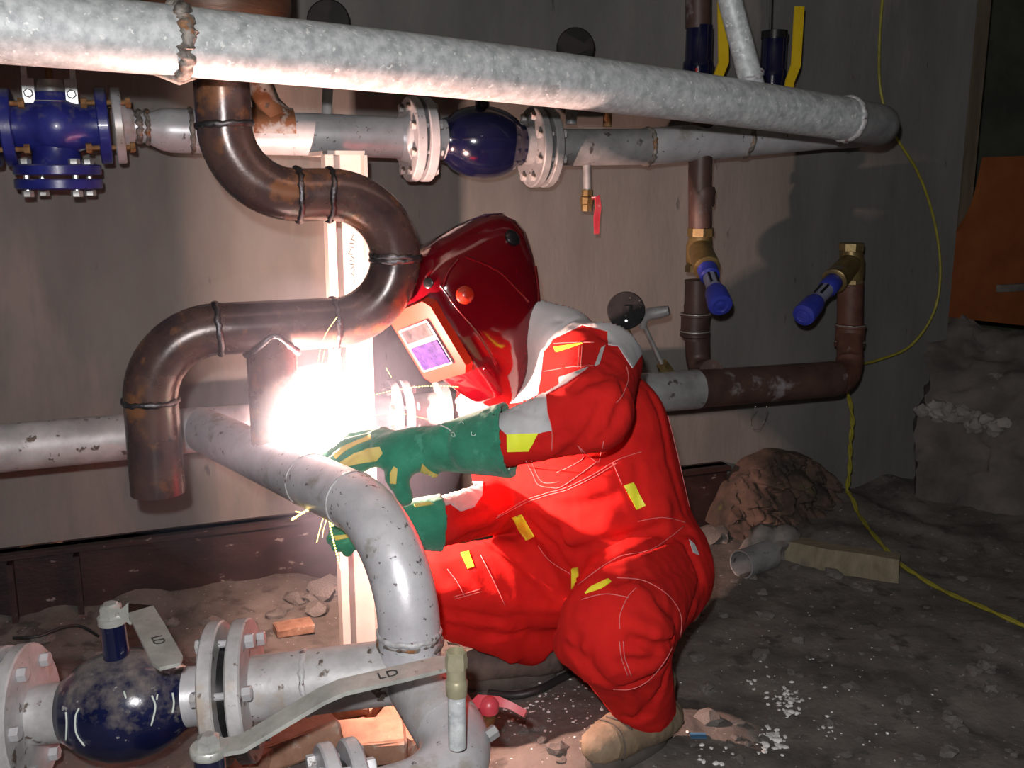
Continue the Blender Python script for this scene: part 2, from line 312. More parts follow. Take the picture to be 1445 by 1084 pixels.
# masonry ledge on the right
m = MB(); A = [(1286,690),(1460,728)]
g0 = Z(1290,716,0); g1 = Z(1475,748,0); bk = .34; N2 = 26; H = .40
def ledge(s, v):                          # s along front 0..1, v: 0 floor front .. 1 top edge .. 2 back of top
    f = g0.lerp(g1, s); o = Vector((.36, .93, 0))
    if v <= 1: p = f+UP*(H*v*(1-.10*s))+o*(.05*v)
    else: p = f+UP*(H*(1-.10*s)+.30*(v-1)**.8)+o*(.05+bk*(v-1))
    q = p*5; return p+Vector((noise.noise(q), noise.noise(q+Vector((5,5,5))), noise.noise(q+Vector((9,1,3)))))*.06+Vector((noise.noise(q*4), 0, noise.noise(q*4+Vector((3,3,3)))))*.03
for i in range(N2+1):
    for j in range(2*N2+1): m.v.append(ledge(i/N2*1.5, j/N2))
for i in range(N2):
    for j in range(2*N2): k = i*(2*N2+1)+j; m.f.append((k, k+2*N2+1, k+2*N2+2, k+1))
k0 = len(m.v)
for j in range(2*N2+1): m.v.append(ledge(0, j/N2)+Vector((.36,.93,0))*(.3 if j <= N2 else .3*(2-j/N2)))
for j in range(2*N2): m.f.append((j, j+1, k0+j+1, k0+j))
lo = tag(m.build('masonry_ledge', M('ledge_plaster', (.07,.062,.058), (.145,.125,.115), 6, .95, bump=.8, bscale=30, c3=(.30,.27,.25), c3_thr=.66, c3_scale=9), None, 60), 'rough broken masonry ledge in the dark right corner, under the orange board', 'ledge')
m = MB()
for i in range(34):
    s = i/34*.62; q = rock(ledge(s, 1.0)+Vector((random.uniform(-.01,.02), random.uniform(-.03,.0), random.uniform(-.035,.012))), random.uniform(.018,.036), 1, .8, .8, i, 2); m.add(q.v, q.f)
m.build('broken_plaster_edge', M('pale_plaster', (.16,.145,.135), (.30,.28,.26), 12, .95, bump=.6), lo, 40)['kind'] = 'stuff'
# orange board
n0 = wp(0, -.03, 0)
def bp(px, py): return W(px, py, -.02)
out = [bp(*q) for q in [(1386,222),(1470,219),(1470,462),(1326,446),(1328,345),(1340,334),(1352,320),(1362,305),(1370,288),(1376,268),(1381,245)]]
m = MB(); nn = len(out); m.add([p for p in out]+[p+NW*.02 for p in out], [tuple(range(nn))[::-1], tuple(range(nn, 2*nn))]+[(i, (i+1) % nn, nn+(i+1) % nn, nn+i) for i in range(nn)])
t = thing('orange_board', 'orange sheet with a curved cut corner standing on the ledge at far right', 'board', bp(1400,450))
m.build('panel', m_orange, t, 30)
m = MB(); m.box(W(1430,406,.01), .16, .02, .028, (U, NW, UP)); tag(m.build('grey_strip', m_stone, t, 0), 'grey strip fixed across the board')
# timber, pipe offcut, concrete lump, rubble heap
a = Z(1106, 797, 0); b = Z(1268, 822, 0); d = (b-a).normalized(); nrm = UP.cross(d)
m = MB()
for i in range(9):
    for (x, z) in ((0,0),(.06,0),(.06,.085),(0,.085)):
        q = a.lerp(b, i/8); m.v.append(q+nrm*x+UP*(z*(1-.012*i)-.006)+Vector((noise.noise(q*8+UP*z*9), noise.noise(q*9+UP*x*40), noise.noise(q*11+UP*z*7)))*.006)
m.f = [(0,1,2,3), (35,34,33,32)]+[(4*i+k, 4*i+4+k, 4*i+4+(k+1) % 4, 4*i+(k+1) % 4) for i in range(8) for k in range(4)]
tag(m.build('timber_offcut', m_wood, None, 30), 'short pale weathered timber offcut lying on the dirt floor', 'timber')
c = Z(1046, 797, .045); dd = (Z(1092, 780, .045)-c).normalized()
m = MB(); m.tube([c+dd*.14, c+dd*.07, c], .046, 28, (True, True), hollow=.004)
tag(m.build('pipe_offcut', m_oldpipe, None), 'short grey open-ended pipe offcut on the dirt floor beside the timber', 'pipe')
m = rock(Z(1088, 770, .05), .085, 1, .8, .95, 3, 3); tag(m.build('concrete_lump', m_stone, None, 60), 'grey concrete lump on the floor behind the pipe offcut', 'rubble')
m = MB(); nx2, ny2 = 90, 46
for j in range(ny2+1):
    for i in range(nx2+1):
        px = 1032+186*i/nx2; s = max(0, 1-abs((px-1105)/118)**2.2); v = j/ny2
        top = 752-115*max(.12, s)+10*noise.noise(Vector((px*.03, 0, 4)))
        q = W(px, 757+(top-757)*v, .06+.20*(1-v)**.7*(.35+.65*s))
        dd_, _pp = noise.voronoi(q*11); dd2, _pp = noise.voronoi(q*27)
        m.v.append(q+NW*(min(.05, (dd_[1]-dd_[0])*.11)+min(.018, (dd2[1]-dd2[0])*.05)-.02+.02*noise.noise(q*7))+UP*(.02*noise.noise(q*13)))
m.f = [(j*(nx2+1)+i, j*(nx2+1)+i+1, (j+1)*(nx2+1)+i+1, (j+1)*(nx2+1)+i) for j in range(ny2) for i in range(nx2)]
k0 = len(m.v); rim = [i for i in range(nx2+1)]+[(j+1)*(nx2+1)-1 for j in range(1, ny2+1)]+[ny2*(nx2+1)+i for i in range(nx2-1, -1, -1)]+[j*(nx2+1) for j in range(ny2-1, 0, -1)]
for r_ in rim: p = m.v[r_]; m.v.append(p-NW*((p.dot(NW)+WC)-.012))
for a in range(len(rim)): b = (a+1) % len(rim); m.f.append((rim[a], k0+a, k0+b, rim[b]))
tag(m.build('rubble_heap', m_stone_red, None, 35), 'heap of reddish broken rubble against the wall behind the man', 'rubble', kind='stuff')
# ------------------------------------------------------------------ overhead galvanized pipe
def iz(px): return 1/(.667-.000247*px)
opx = [(-90,26),(0,35),(120,46),(240,57),(360,68.5),(480,80),(600,92),(720,105),(840,119.5),(960,134.5),(1080,151),(1195,168)]
pts = [P(x, y, iz(x)) for x, y in opx]; pts[0] = pts[0]+(pts[0]-pts[1]).normalized()*.8
t = thing('overhead_pipe', 'thick galvanized pipe crossing overhead and turning back at its right end', 'pipe', pts[3])
R = .057
m = MB(); m.tube(pts, R, 40, (True, False)); m.build('pipe', m_galv, t)
e = fillet([pts[-1], P(1240,176,2.82), P(1242,181,3.17), W(1190,184,.3)], [.15,.15], 12)
ep = []
for k, q in e: ep += q
m = MB(); m.tube(ep, R, 36, (False, False)); m.build('elbow', m_oldpipe, t, 60)
weld(t, pts[-1], pts[-1]-pts[-2], R, .009, m_weld_paint)
wa = P(250,58,iz(250)); weld(t, wa, pts[4]-pts[3], R, .013, m_weld_rust, 90)
m = MB(); m.tube([wa-(pts[4]-pts[3]).normalized()*.05+UP*-.052, wa+UP*-.062, wa+(pts[4]-pts[3]).normalized()*.03-UP*.055], [.003,.009,.003], 12); m.build('weld_drip', m_weld_rust, t)
a = P(1062,122,2.48); b = P(1014,-60,2.36); b = b+(b-a).normalized()*.5
m = MB(); m.tube([a, a.lerp(b, .5), b], [.030,.027,.026], 24); tag(m.build('stay_tube', m_galv, t), 'thin galvanized tube rising from the thick pipe')
weld(t, a.lerp(b, .03), b-a, .028, .008, m_weld_paint, 30)
# ------------------------------------------------------------------ upper wall pipe
OFF = .30
ax = [(173,178.5),(196,179),(240,184),(285,186),(465,190.5),(572,195)]
c = [W(x, y, OFF) for x, y in ax]
t = thing('upper_wall_pipe', 'grey pipe along the wall above, between blue strainer and navy ball valve', 'pipe', c[3])
m = MB(); m.tube([c[0], c[1]], .035, 28); m.build('narrow_pipe', m_silver, t)
m = MB(); m.tube([c[1], c[1].lerp(c[2], .3), c[1].lerp(c[2], .75), c[2], c[3]], [.035,.038,.051,.054,.054], 32); m.build('reducer', m_silver, t)
m = MB(); m.tube([c[3], c[4], c[5]], .054, 36); m.build('pipe', m_silver, t)
weld(t, c[1], U, .036, .008, m_weld_rust); weld(t, W(208,180,OFF), U, .04, .006, m_weld_rust); weld(t, W(270,185,OFF), U, .054, .006, m_weld_rust)
# branch cone up to the gauge / rusty saddle
b0 = W(385,176,OFF); m = MB(); m.tube([b0+UP*.020, b0+UP*.055-U*.015, b0+UP*.12-U*.03], [.050,.036,.028], 26); m.build('branch_stub', m_rustpatch, t); m = MB(); m.tube([b0-U*.055-UP*.012, b0-UP*.012, b0+U*.05-UP*.012], .0552, 36, (False, False)); m.build('rusty_saddle', m_rustpatch, t)
def flange_pair(parent, c, ax, r, th, gap, mat, bmat, n=8, bl=None, ph=0.0, gasket=True, rb=.8, bs=.012):
    ax = Vector(ax).normalized()
    for s in (-1, 1): disc(c+ax*(s*(gap+th)/2), ax, r, th).build('flange', mat, parent, 35)
    if gasket: m = MB(); m.lathe(c-ax*(gap/2), ax, [(0, r*.72), (gap, r*.72)], 30); m.build('gasket', m_black, parent)
    bolts(parent, c, ax, r*rb, n, bl or (2*th+gap), bs, bmat, ph)
fL = W(590,197,OFF); flange_pair(t, fL, U, .112, .026, .010, m_silver, m_silver_dirty, 8)
m = MB(); m.lathe(fL-U*.055, U, [(0,.056),(.02,.062),(.03,.075)], 36); m.build('flange_neck', m_silver, t)
# navy ball valve in the upper line
vb = W(681,201,OFF); axv = (W(757,208,OFF)-W(590,197,OFF)).normalized()
t2 = thing('upper_ball_valve', 'glossy navy ball valve between two big grey flanges on the upper wall pipe', 'valve', vb)
prof = [(-.115,.058),(-.10,.062),(-.088,.075),(-.06,.089),(-.03,.0965),(0,.099),(.03,.0965),(.06,.089),(.088,.075),(.10,.062),(.115,.058)]
m = MB(); m.lathe(vb, axv, prof, 44); m.build('ball_body', m_navy, t2, 60)
m = MB(); m.lathe(vb+UP*.08, UP, [(0,.02),(.09,.02),(.092,.024),(.11,.024)], 20); m.build('stem', m_navy, t2)
m = MB(); m.lathe(vb-axv*.14, axv, [(0,.054),(.06,.055)], 32); m.build('neck', m_silver, t2)
m = MB(); m.lathe(vb+axv*.085, axv, [(0,.07),(.012,.055),(.06,.054)], 32); m.build('neck', m_oldpipe, t2)
h0 = vb+UP*.195
m = MB(); m.bar([h0-axv*.02, h0+axv*.06, h0+axv*.13+UP*.03, h0+axv*.26+UP*.03], .034, .006, NW); m.build('lever', m_steel_dull, t2)
# right part of the upper line
c = [W(757,208,OFF), W(840,208,OFF), W(878,207.5,OFF), W(913,207,OFF), W(1050,196,OFF), W(1190,184,OFF)]
t3 = thing('upper_return_pipe', 'weathered grey pipe on the wall from flange to the overhead elbow', 'pipe', c[2])
flange_pair(t3, c[0]+U*.01, U, .112, .024, .012, m_oldpipe, m_silver_dirty, 8)
m = MB(); m.tube(c[:4], .052, 34); m.build('pipe', m_oldpipe, t3)
m = MB(); m.tube(c[3:], .054, 34); tag(m.build('pipe', m_silver, t3), 'cleaner straight length up to the elbow')
weld(t3, c[3], U, .053, .008, m_weld_rust); weld(t3, c[4], U, .054, .008, m_weld_rust)
m = MB(); n0 = W(857,176,OFF); m.tube([n0-UP*.005, n0+UP*.04], .013, 14); m.build('nipple', m_rbolt, t3)
m = MB(); n0 = W(806,170,OFF); m.tube([n0-UP*.01, n0+UP*.06], .016, 14); m.build('nipple', m_oldpipe, t3)
# ------------------------------------------------------------------ blue strainer
t = thing('blue_strainer', 'blue flanged valve with rusty bolts hanging under the overhead pipe at left', 'valve', W(78,200,OFF))
L0, L1 = W(12,180,OFF), W(146,178,OFF); ax = (L1-L0).normalized(); cb = L0.lerp(L1, .47)
m = MB(); l = (L1-L0).length
m.lathe(L0, ax, [(0,.052),(.03,.052),(l*.3,.060),(l*.40,.068),(l*.5,.072),(l*.60,.068),(l*.7,.060),(l-.03,.050),(l,.05)], 36); m.build('body', m_blue, t, 60)
m = MB(); m.lathe(cb-UP*.105, UP, [(0,.072),(.02,.056),(.07,.05),(.11,.06)], 32); m.build('bonnet_neck', m_blue, t, 60)
m = MB(); m.lathe(cb+UP*.045, UP, [(0,.05),(.02,.042),(.035,.036)], 28); m.build('top_boss', m_blue, t, 60)
for cc, s in ((L0, 1), (L1, -1)): disc(cc, ax, .090, .026).build('flange', m_blue, t, 35)
disc(L1+ax*.034, ax, .090, .022).build('counter_flange', m_silver, t, 35); disc(L0-ax*.034, ax, .090, .022).build('counter_flange', m_blue, t, 35)
m = MB(); m.lathe(L1+ax*.04, ax, [(0,.06),(.03,.038)], 28); m.build('flange_neck', m_silver, t)
for cc, s in ((L1, 1), (L0, -1)):
    bolts(t, cc+ax*(s*.012), ax*(-s), .073, 4, .085, .012, m_rbolt, 0, 'rusty_bolt')
    m = MB()
bz = cb-UP*.100
for k in (0, 1): disc(bz-UP*(.033*k), UP, .098, .024).build('bonnet_flange', m_blue, t, 35)
bolts(t, bz-UP*.018, -UP, .078, 4, .060, .0135, m_steel, .25)
tb = cb+UP*.074
m = MB(); m.lathe(tb-UP*.022, UP, [(0,.044),(.006,.046),(.012,.036),(.038,.034),(.042,.03),(.055,.028)], 28); m.build('top_cap', m_alu, t)
for s in (-1, 1):
    q = tb+U*(.046*s)+NW*.022
    m = MB(); m.box(q+UP*.006, .026, .012, .055, (U, NW, UP)); m.box(q+UP*.055+U*.006*s, .012, .012, .055, (U, NW, UP)); br = m.build('bracket_arm', m_alu, t, 0)
    m = MB(); m.lathe(q+NW*.005, NW, [(0,.011),(.006,.011),(.009,.008)], 6); m.build('screw', m_steel, br)
m = MB(); m.tube([L0-ax*.04, L0-ax*.8], .05, 30); m.build('inlet_pipe', m_silver, t)
m = MB(); m.tube([tb+UP*.03, tb+UP*.075], .008, 10); m.build('spindle', m_rbolt, t)
# ------------------------------------------------------------------ bent brown pipe (S shape)
sref = P(385,470,2.10); SO = WC-(sref.dot(-NW))
def SP(px, py): return W(px, py, SO)
def proj_fix(px, py): return SP(px, py)
x1, x2, x3 = SP(322,275), SP(556,270), SP(205,463)
zt_, zm, zb_ = SP(322,40).z, (SP(430,275).z), SP(390,460).z
uu = [wu(x1), wu(x2), wu(x3)]
C = [wp(uu[0], SO, zt_), wp(uu[0], SO, zm), wp(uu[1], SO, zm), wp(uu[1], SO, zb_), wp(uu[2], SO, zb_), wp(uu[2], SO, SP(205,697).z)]
RS = .0545
t = thing('bent_steel_pipe', 'brown bare steel pipe bent in an S, open at its lower end', 'pipe', C[3])
r_ = .14; pc = fillet(C, [r_, r_, r_, r_], 14)
prev = None
for i, (k, q) in enumerate(pc):
    if (q[-1]-q[0]).length < .004: continue
    last = i == len(pc)-1
    m = MB(); m.tube(q if len(q) > 2 else [q[0], q[0].lerp(q[1], .5), q[1]], RS, 40, (not last and i == 0, False), hollow=.007 if last else 0); m.build(k, m_brown, t, 60)
    if prev is not None: weld(t, q[0], (q[1]-q[0]), RS, .0065, m_weld)
    prev = q
# stub joining the bent pipe to the branch below
s0 = wp(wu(SP(382,470)), SO, zb_)
sb = s0.copy(); sb.z = P(385,622,2.10).z-.02
m = MB(); m.tube([s0, s0.lerp(sb, .5), sb], .0525, 40, (False, True)); tag(m.build('stub_pipe', m_brown, t), 'short vertical stub glowing beside the arc')
m = MB(); prevp = None; ring = []
for i in range(41):
    an = math.pi*2*i/40; dx, dy = .054*math.cos(an), .054*math.sin(an)
    zz = -math.sqrt(max(0, RS**2-min(dy*dy, RS*RS*.97))); ring.append(s0+U*dx+NW*dy+UP*(zz-.004))
m.tube(ring, [.0065*(1+.4*noise.noise(p*60)) for p in ring], 8, (False, False)); m.build('weld_bead', m_weld, t, 70)
# rusty vessel above
vc = C[0].copy(); vz = SP(322,26).z
m = MB(); m.lathe(Vector((vc.x, vc.y, vz))-UP*.06, UP, [(0,.055),(.005,.09),(.02,.118),(.045,.136),(.08,.142),(.55,.142)], 48)
tag(m.build('rusty_header', m_rust, None, 50), 'rusty brown pipe header above the overhead pipe at the top edge', 'header')
# ------------------------------------------------------------------ support post
PO = .56; uP = wu(W(499,560,PO)); zt_ = W(499,219,PO).z
t = thing('support_post', 'pale steel channel post standing under the upper wall pipe, lit by the arc', 'post', wp(uP, PO, 0))
def strip(u, du, off, doff, z0, z1, name, lab=None):
    m = MB(); m.box(wp(u, off, (z0+z1)/2), du, doff, z1-z0, (U, NW, UP)); o = m.build(name, m_post, t, 0); return o
strip(uP-.044, .020, PO, .05, .0, zt_, 'left_bar'); strip(uP+.004, .084, PO-.03, .008, .0, zt_, 'web'); strip(uP+.046, .008, PO-.01, .045, .0, zt_, 'right_edge')
strip(uP, .09, PO-.16, .34, zt_, zt_+.010, 'saddle_plate')
m = MB()
for i in range(26):
    z = W(500,335,PO).z-.0085*i; 
    if z < W(500,402,PO).z: break
    q = wp(uP+.012+random.uniform(-.006,.006), PO-.0255, z); d1 = (U*random.uniform(-1,1)+UP*random.uniform(-.6,.6)).normalized()*.006
    m.bar([q-d1, q+d1], .0016, .0008, UP.cross(d1) if False else NW.cross(d1))
m.build('handwritten_marks', m_printblack, t, 0)
# ------------------------------------------------------------------ lower wall pipe
def lz(px): return 1/(.432-.000101*px)
def LP(px, py): return P(px, py, lz(px))
t = thing('lower_wall_pipe', 'silver painted pipe along the lower wall behind the bent brown pipe', 'pipe', LP(280,606))
m = MB(); m.tube([LP(0,633)+(LP(0,633)-LP(140,620)).normalized()*1.1, LP(0,633), LP(140,620), LP(285,606)], .0565, 36); m.build('pipe', m_silver_dirty, t)
m = MB(); m.tube([LP(285,606), LP(440,593), LP(552,584)], .0545, 32); m.build('pipe', m_silver, t)
fl = LP(562,582); flange_pair(t, fl, U, .088, .022, .010, m_silver, m_silver_dirty, 8)
m = MB(); m.tube([LP(575,581), LP(612,577), LP(620,577)], .045, 28); m.build('neck', m_silver_dirty, t)
disc(LP(622,576), U, .075, .03).build('flange', m_silver, t, 35)
m = MB(); m.tube([LP(622,576), LP(760,567), LP(984,549)], .060, 32); tag(m.build('pipe', m_oldpipe, t), 'length hidden behind the man, ends at his back')
# branch, elbow and riser
B0 = LP(283,605); RX, RY = -.180, 1.612
zc = P(575,742,1.70).z
bc = [B0, Vector((RX, RY, zc)), Vector((RX, RY, .40))]
pc = fillet(bc, .19, 16)
t = thing('branch_riser', 'silver pipe branching off the wall, bending down through an elbow in the foreground', 'pipe', (RX, RY, .4))
ra = .0545
names = ['branch_pipe', 'elbow', 'riser_pipe']
for (k, q), nme in zip(pc, names):
    m = MB(); m.tube(q if len(q) > 2 else [q[0].lerp(q[1], i/3) for i in range(4)], ra, 44, (False, False)); m.build(nme, m_riser, t, 60)
weld(t, pc[1][1][0], pc[1][1][1]-pc[1][1][0], ra, .003, m_weld_paint); weld(t, pc[1][1][-1], UP, ra, .006, m_weld_paint); weld(t, pc[1][1][-1]-UP*.010, UP, ra-.003, .005, m_weld_rust)
j = pc[0][1][0].lerp(pc[0][1][1], .78); weld(t, j, pc[0][1][1]-pc[0][1][0], ra, .0025, m_weld_paint)
# ------------------------------------------------------------------ floor manifold
vl = Vector((-.90, 1.555, .325)); base = Vector((RX, RY+.01, .385))
axA = (base-vl).normalized()
def along(px):                           # point on the manifold axis seen at column px
    lo_, hi_ = -.3, 1.2
    for _ in range(40):
        mid = (lo_+hi_)/2; p = vl.lerp(base, mid); d = (p-CAM).dot(Vector((0, math.cos(TH), -math.sin(TH))))
        if 722.5+F*p.x/d < px: lo_ = mid
        else: hi_ = mid
    return p
t = thing('floor_manifold', 'silver painted floor pipe with elbows, joining ball valve to riser', 'pipe', base-UP*.05)
c2 = Vector((-.046, 1.362, .338)); c3 = c2-U*.30+UP*-.012
m = MB(); pa = along(352)
pc = fillet([pa, base, c2, c3], [.05, .115], 12)
for (k, q) in pc:
    if (q[-1]-q[0]).length < .004: continue
    m = MB(); m.tube(q if len(q) > 2 else [q[0].lerp(q[1], i/3) for i in range(4)], .057, 44, (True, True)); m.build(k, m_silver_dirty if k == 'pipe' else m_silver, t, 60)
weld(t, pc[1][1][0]+ (pa-base).normalized()*.15, base-pa, .055, .006, m_weld_paint)
weld(t, pc[3][1][0], pc[3][1][1]-pc[3][1][0], .055, .003, m_weld_paint)
weld(t, base+UP*.052, UP, .056, .007, m_weld_rust)
# flange on the return
fc = c2-U*.212+UP*-.009; flange_pair(t, fc, U, .110, .022, .014, m_silver, m_silver, 6, ph=.2, bs=.013)
m = MB(); m.lathe(fc+U*.02, U, [(0,.075),(.02,.06),(.05,.055)], 36); m.build('flange_neck', m_silver, t)
pl = c2+Vector((.006,.066,.034)); m = MB(); m.lathe(pl, Vector((.8,.5,.35)), [(0,.011),(.018,.011),(.020,.008)], 6); m.build('plug', m_oldpipe, t)
# ball valve A
t = thing('floor_ball_valve', 'paint-splashed navy ball valve on the floor pipe at lower left', 'valve', along(180))
bcn = along(178)
prof = [(a*.84, b) for a, b in [(-.125,.053),(-.112,.060),(-.095,.073),(-.065,.087),(-.03,.0945),(.0,.0965),(.03,.0945),(.065,.087),(.095,.073),(.112,.060),(.125,.053)]]
m = MB(); m.lathe(bcn, axA, prof, 52); ballA = m.build('ball_body', m_navy_dirty, t, 60); ballA_bvh = BVHTree.FromPolygons(m.v, m.f)
m = MB(); m.lathe(bcn-axA*.20, axA, [(0,.050),(.09,.0515),(.103,.053)], 40); m.build('neck', m_silver_dirty, t)
m = MB(); m.lathe(bcn+axA*.095, axA, [(0,.053),(.005,.0515),(.13,.050)], 40); m.build('neck', m_silver, t)
tiltv = (UP*1.0-axA*.03+NW*.02).normalized()
m = MB(); m.lathe(bcn+tiltv*.085-axA*.006, tiltv, [(0,.022),(.073,.0205)], 26); m.build('stem', m_navy_dirty, t)
nt = bcn+tiltv*.156-axA*.006
m = MB(); m.lathe(nt, tiltv, [(0,.021),(.014,.021),(.016,.019),(.03,.019),(.032,.015),(.036,.012)], 6); m.lathe(nt+tiltv*.0, tiltv, [(0,.0235),(.012,.0235)], 24); m.build('stem_nut', m_steel_dull, t, 30)
hl0 = nt+tiltv*.012; hl1 = P(240,938,1.57); hl1.z = hl0.z-.004
hd = (hl1-hl0); hd.z = 0; hd.normalize(); sd = hd.cross(UP)
hh = [hl0-hd*.02-sd*.0, hl0+hd*.03+sd*-.012+UP*.012, hl0+hd*.05+sd*-.02+UP*.014]
zl = hl0.z+.004; L_ = [hl0+axA*.012, hl0+axA*.03, Z(199,862,zl), Z(212,886,zl), Z(237,933,zl), Z(240,941,zl)]
m = MB(); m.bar(L_, [.036,.04,.044,.045,.045,.030], .006, Vector((1,.25,0))); lv = m.build('lever', m_steel_dull, t, 25)
def text(s, size, loc, xdir, nrm, mat, parent, name, ext=.0004):
    cu = bpy.data.curves.new(name, 'FONT'); cu.body = s; cu.size = size; cu.align_x = 'CENTER'; cu.align_y = 'CENTER'; cu.extrude = ext
    o = bpy.data.objects.new(name, cu); COL.objects.link(o); dg = bpy.context.evaluated_depsgraph_get(); me = bpy.data.meshes.new_from_object(o.evaluated_get(dg))
    bpy.data.objects.remove(o); o = bpy.data.objects.new(name, me); COL.objects.link(o); me.materials.clear(); me.materials.append(mat)
    z = Vector(nrm).normalized(); x = Vector(xdir); x = (x-z*x.dot(z)).normalized(); y = z.cross(x)
    o.rotation_mode = 'QUATERNION'; o.rotation_quaternion = Matrix((x, y, z)).transposed().to_quaternion(); b = WLOC[parent.as_pointer()]
    o.parent = parent; o.location = Vector(loc)-b; return o
q = L_[3].lerp(L_[4], .45)+UP*.0036; text('LD', .026, q, (L_[4]-L_[3]), UP, m_printblack, lv, 'embossed_letters')
fA = along(330); t_ = t
flange_pair(t, fA, axA, .124, .026, .020, m_silver_dirty, m_silver, 6, ph=.1, bs=.013, rb=.78)
fB = along(22); flange_pair(t, fB, axA, .124, .026, .014, m_silver_dirty, m_silver, 6, ph=.3, bs=.013, rb=.78)
m = MB(); m.tube([fB-axA*.03, fB-axA*.8], .055, 36); m.build('pipe', m_silver, t)
# ball valve B (front) with the long lever
t = thing('front_ball_valve', 'second navy ball valve at the bottom edge with a long flat lever', 'valve', c3-U*.16)
vB = Vector((-.424, 1.252, .315)); vBx = (fc-vB).normalized()
m = MB(); m.lathe(vB, vBx, prof, 48); m.build('ball_body', m_navy_dirty, t, 60)
m = MB(); q1 = (fc-vB).length; m.lathe(vB, vBx, [(.11,.056),(q1-.02,.054)], 36); m.build('neck', m_silver, t)
hz = P(305,1046,1.40).z
m = MB(); m.lathe(Vector((vB.x, vB.y, vB.z+.085)), UP, [(0,.0225),(hz-vB.z-.10,.0215)], 28); m.build('stem', m_navy, t)
hub = Vector((vB.x, vB.y, hz-.012))
m = MB(); m.lathe(hub, UP, [(0,.025),(.002,.0265),(.011,.0265),(.013,.025)], 30); m.build('lever_hub', m_steel_dull, t)
m = MB(); m.lathe(hub+UP*.013, UP, [(0,.017),(.012,.017),(.014,.014),(.018,.009)], 6); m.build('stem_nut', m_steel, t, 25)
tip = Vector((-.087, 1.375, P(640,932,1.50).z)); hx = (tip-hub); hx.z = 0; ll = hx.length; hx.normalize()
z0 = hub.z+.006
L_ = [hub+UP*.006, hub+hx*.045+UP*.006, hub+hx*.16+UP*.058, hub+hx*.19+UP*.066, hub+hx*(ll-.02)+UP*(tip.z-hub.z), hub+hx*ll+UP*(tip.z-hub.z)]
m = MB(); m.bar(L_, [.038,.040,.041,.041,.042,.030], .0065, hx.cross(UP)); lv = m.build('lever', m_steel_dull, t, 25)
q = L_[3].lerp(L_[4], .45)+UP*.0038; text('LD', .026, q, hx, (L_[4]-L_[3]).cross(hx.cross(UP))*-1 if (L_[4]-L_[3]).cross(hx.cross(UP)).z < 0 else (L_[4]-L_[3]).cross(hx.cross(UP)), m_printblack, lv, 'embossed_letters')
# brass vent fitting on the manifold
b0 = P(645,1028,1.475); tp = b0+UP*.118
t = thing('brass_vent_fitting', 'pale brass vent fitting on a short galvanized nipple at the lever tip', 'fitting', b0)
m = MB(); m.tube([b0-UP*.03, b0, b0+UP*.058], .0135, 22); m.build('nipple', m_galv, t)
m = MB(); m.lathe(b0+UP*.055, UP, [(0,.0155),(.022,.0165),(.024,.015),(.028,.0145),(.046,.0145)], 24); m.build('body', m_brass_pale, t)
m = MB(); m.lathe(b0+UP*.098, UP, [(0,.0165),(.016,.0165),(.018,.0155),(.026,.0155),(.027,.0135)], 8, (True, False)); m.lathe(b0+UP*.125, UP, [(0,.0135),(-.02,.011)], 20, (False, True)); m.build('hex_collar', m_brass_pale, t, 30)
# red tap behind the elbow
rp = P(690,998,1.66)
t = thing('red_tap', 'small tap with a chipped pinkish red handle behind the floor elbow', 'tap', rp-UP*.03)
m = MB(); q0 = c2+Vector((.0,.07,.03)); m.tube([q0, q0.lerp(rp-UP*.028, .7), rp-UP*.02, rp-UP*.004], [.010,.010,.011,.010], 12); m.build('tap_body', m_brass, t)
m = MB(); e0, e1, e2, e3 = P(676,990,1.66), P(702,990,1.67), P(722,997,1.67), P(742,1008,1.66)
m.bar([P(668,1000,1.66), e0, e1, e2, e3], [.018,.022,.016,.012,.012], .013, Vector((.2,.6,.8))); m.lathe(rp-UP*.012+UP*0, UP, [(0,.012),(.004,.016),(.018,.017),(.026,.012),(.030,.006)], 14); m.build('handle', m_redlever, t, 40)
# ------------------------------------------------------------------ gauges
def gauge(px, py, d, r, label, stem_to, lab_stem, facing, extra=None):
    c = P(px, py, d); t = thing('pressure_gauge', label, 'gauge', stem_to, None)
    f = Vector(facing).normalized()
    m = MB(); m.lathe(c-f*.018, f, [(0,r*.9),(.004,r*.98),(.022,r),(.03,r*1.03),(.036,r*1.03),(.038,r*.97)], 40); m.build('case', m_gaugeback if extra else m_black, t, 18)
    m = MB(); m.lathe(c-f*.0185, f, [(-.0012,r*.86),(0,r*.86)], 36); m.build('dial_face', m_dialface, t)
    m = MB(); m.tube([c-UP*r*.9, c.lerp(stem_to, .55)-UP*r*.3, stem_to], [.008,.009,.011] if extra else [.012,.014,.014], 14); m.build('stem', m_brass if extra else m_silver_dirty, t)
    if extra:
        m = MB(); m.box(c+f*.024-UP*.012, .018, .012, .05, (UP.cross(f).normalized(), f, UP)); m.build('back_clip', m_gaugeback, t, 0)
        m = MB(); m.lathe(c+f*.03-UP*.03, f, [(0,.004),(.003,.004)], 8); m.build('screw', m_steel, t)
    return t
BK = -NW
gauge(811,68,2.90,.054,'black round gauge half hidden behind the overhead pipe, above the navy valve', W(806,158,OFF), '', (.12,-.95,.1))
gauge(464,32,2.60,.054,'glossy black round gauge above the overhead pipe, right of the rusty header', W(461,168,OFF), '', (.10,-.95,.1))
m = None
gauge(883,438,2.88,.053,'dusty black gauge seen from behind, over the man\'s shoulder', P(905,512,2.93), '', (-.05,-.99,.12), True)
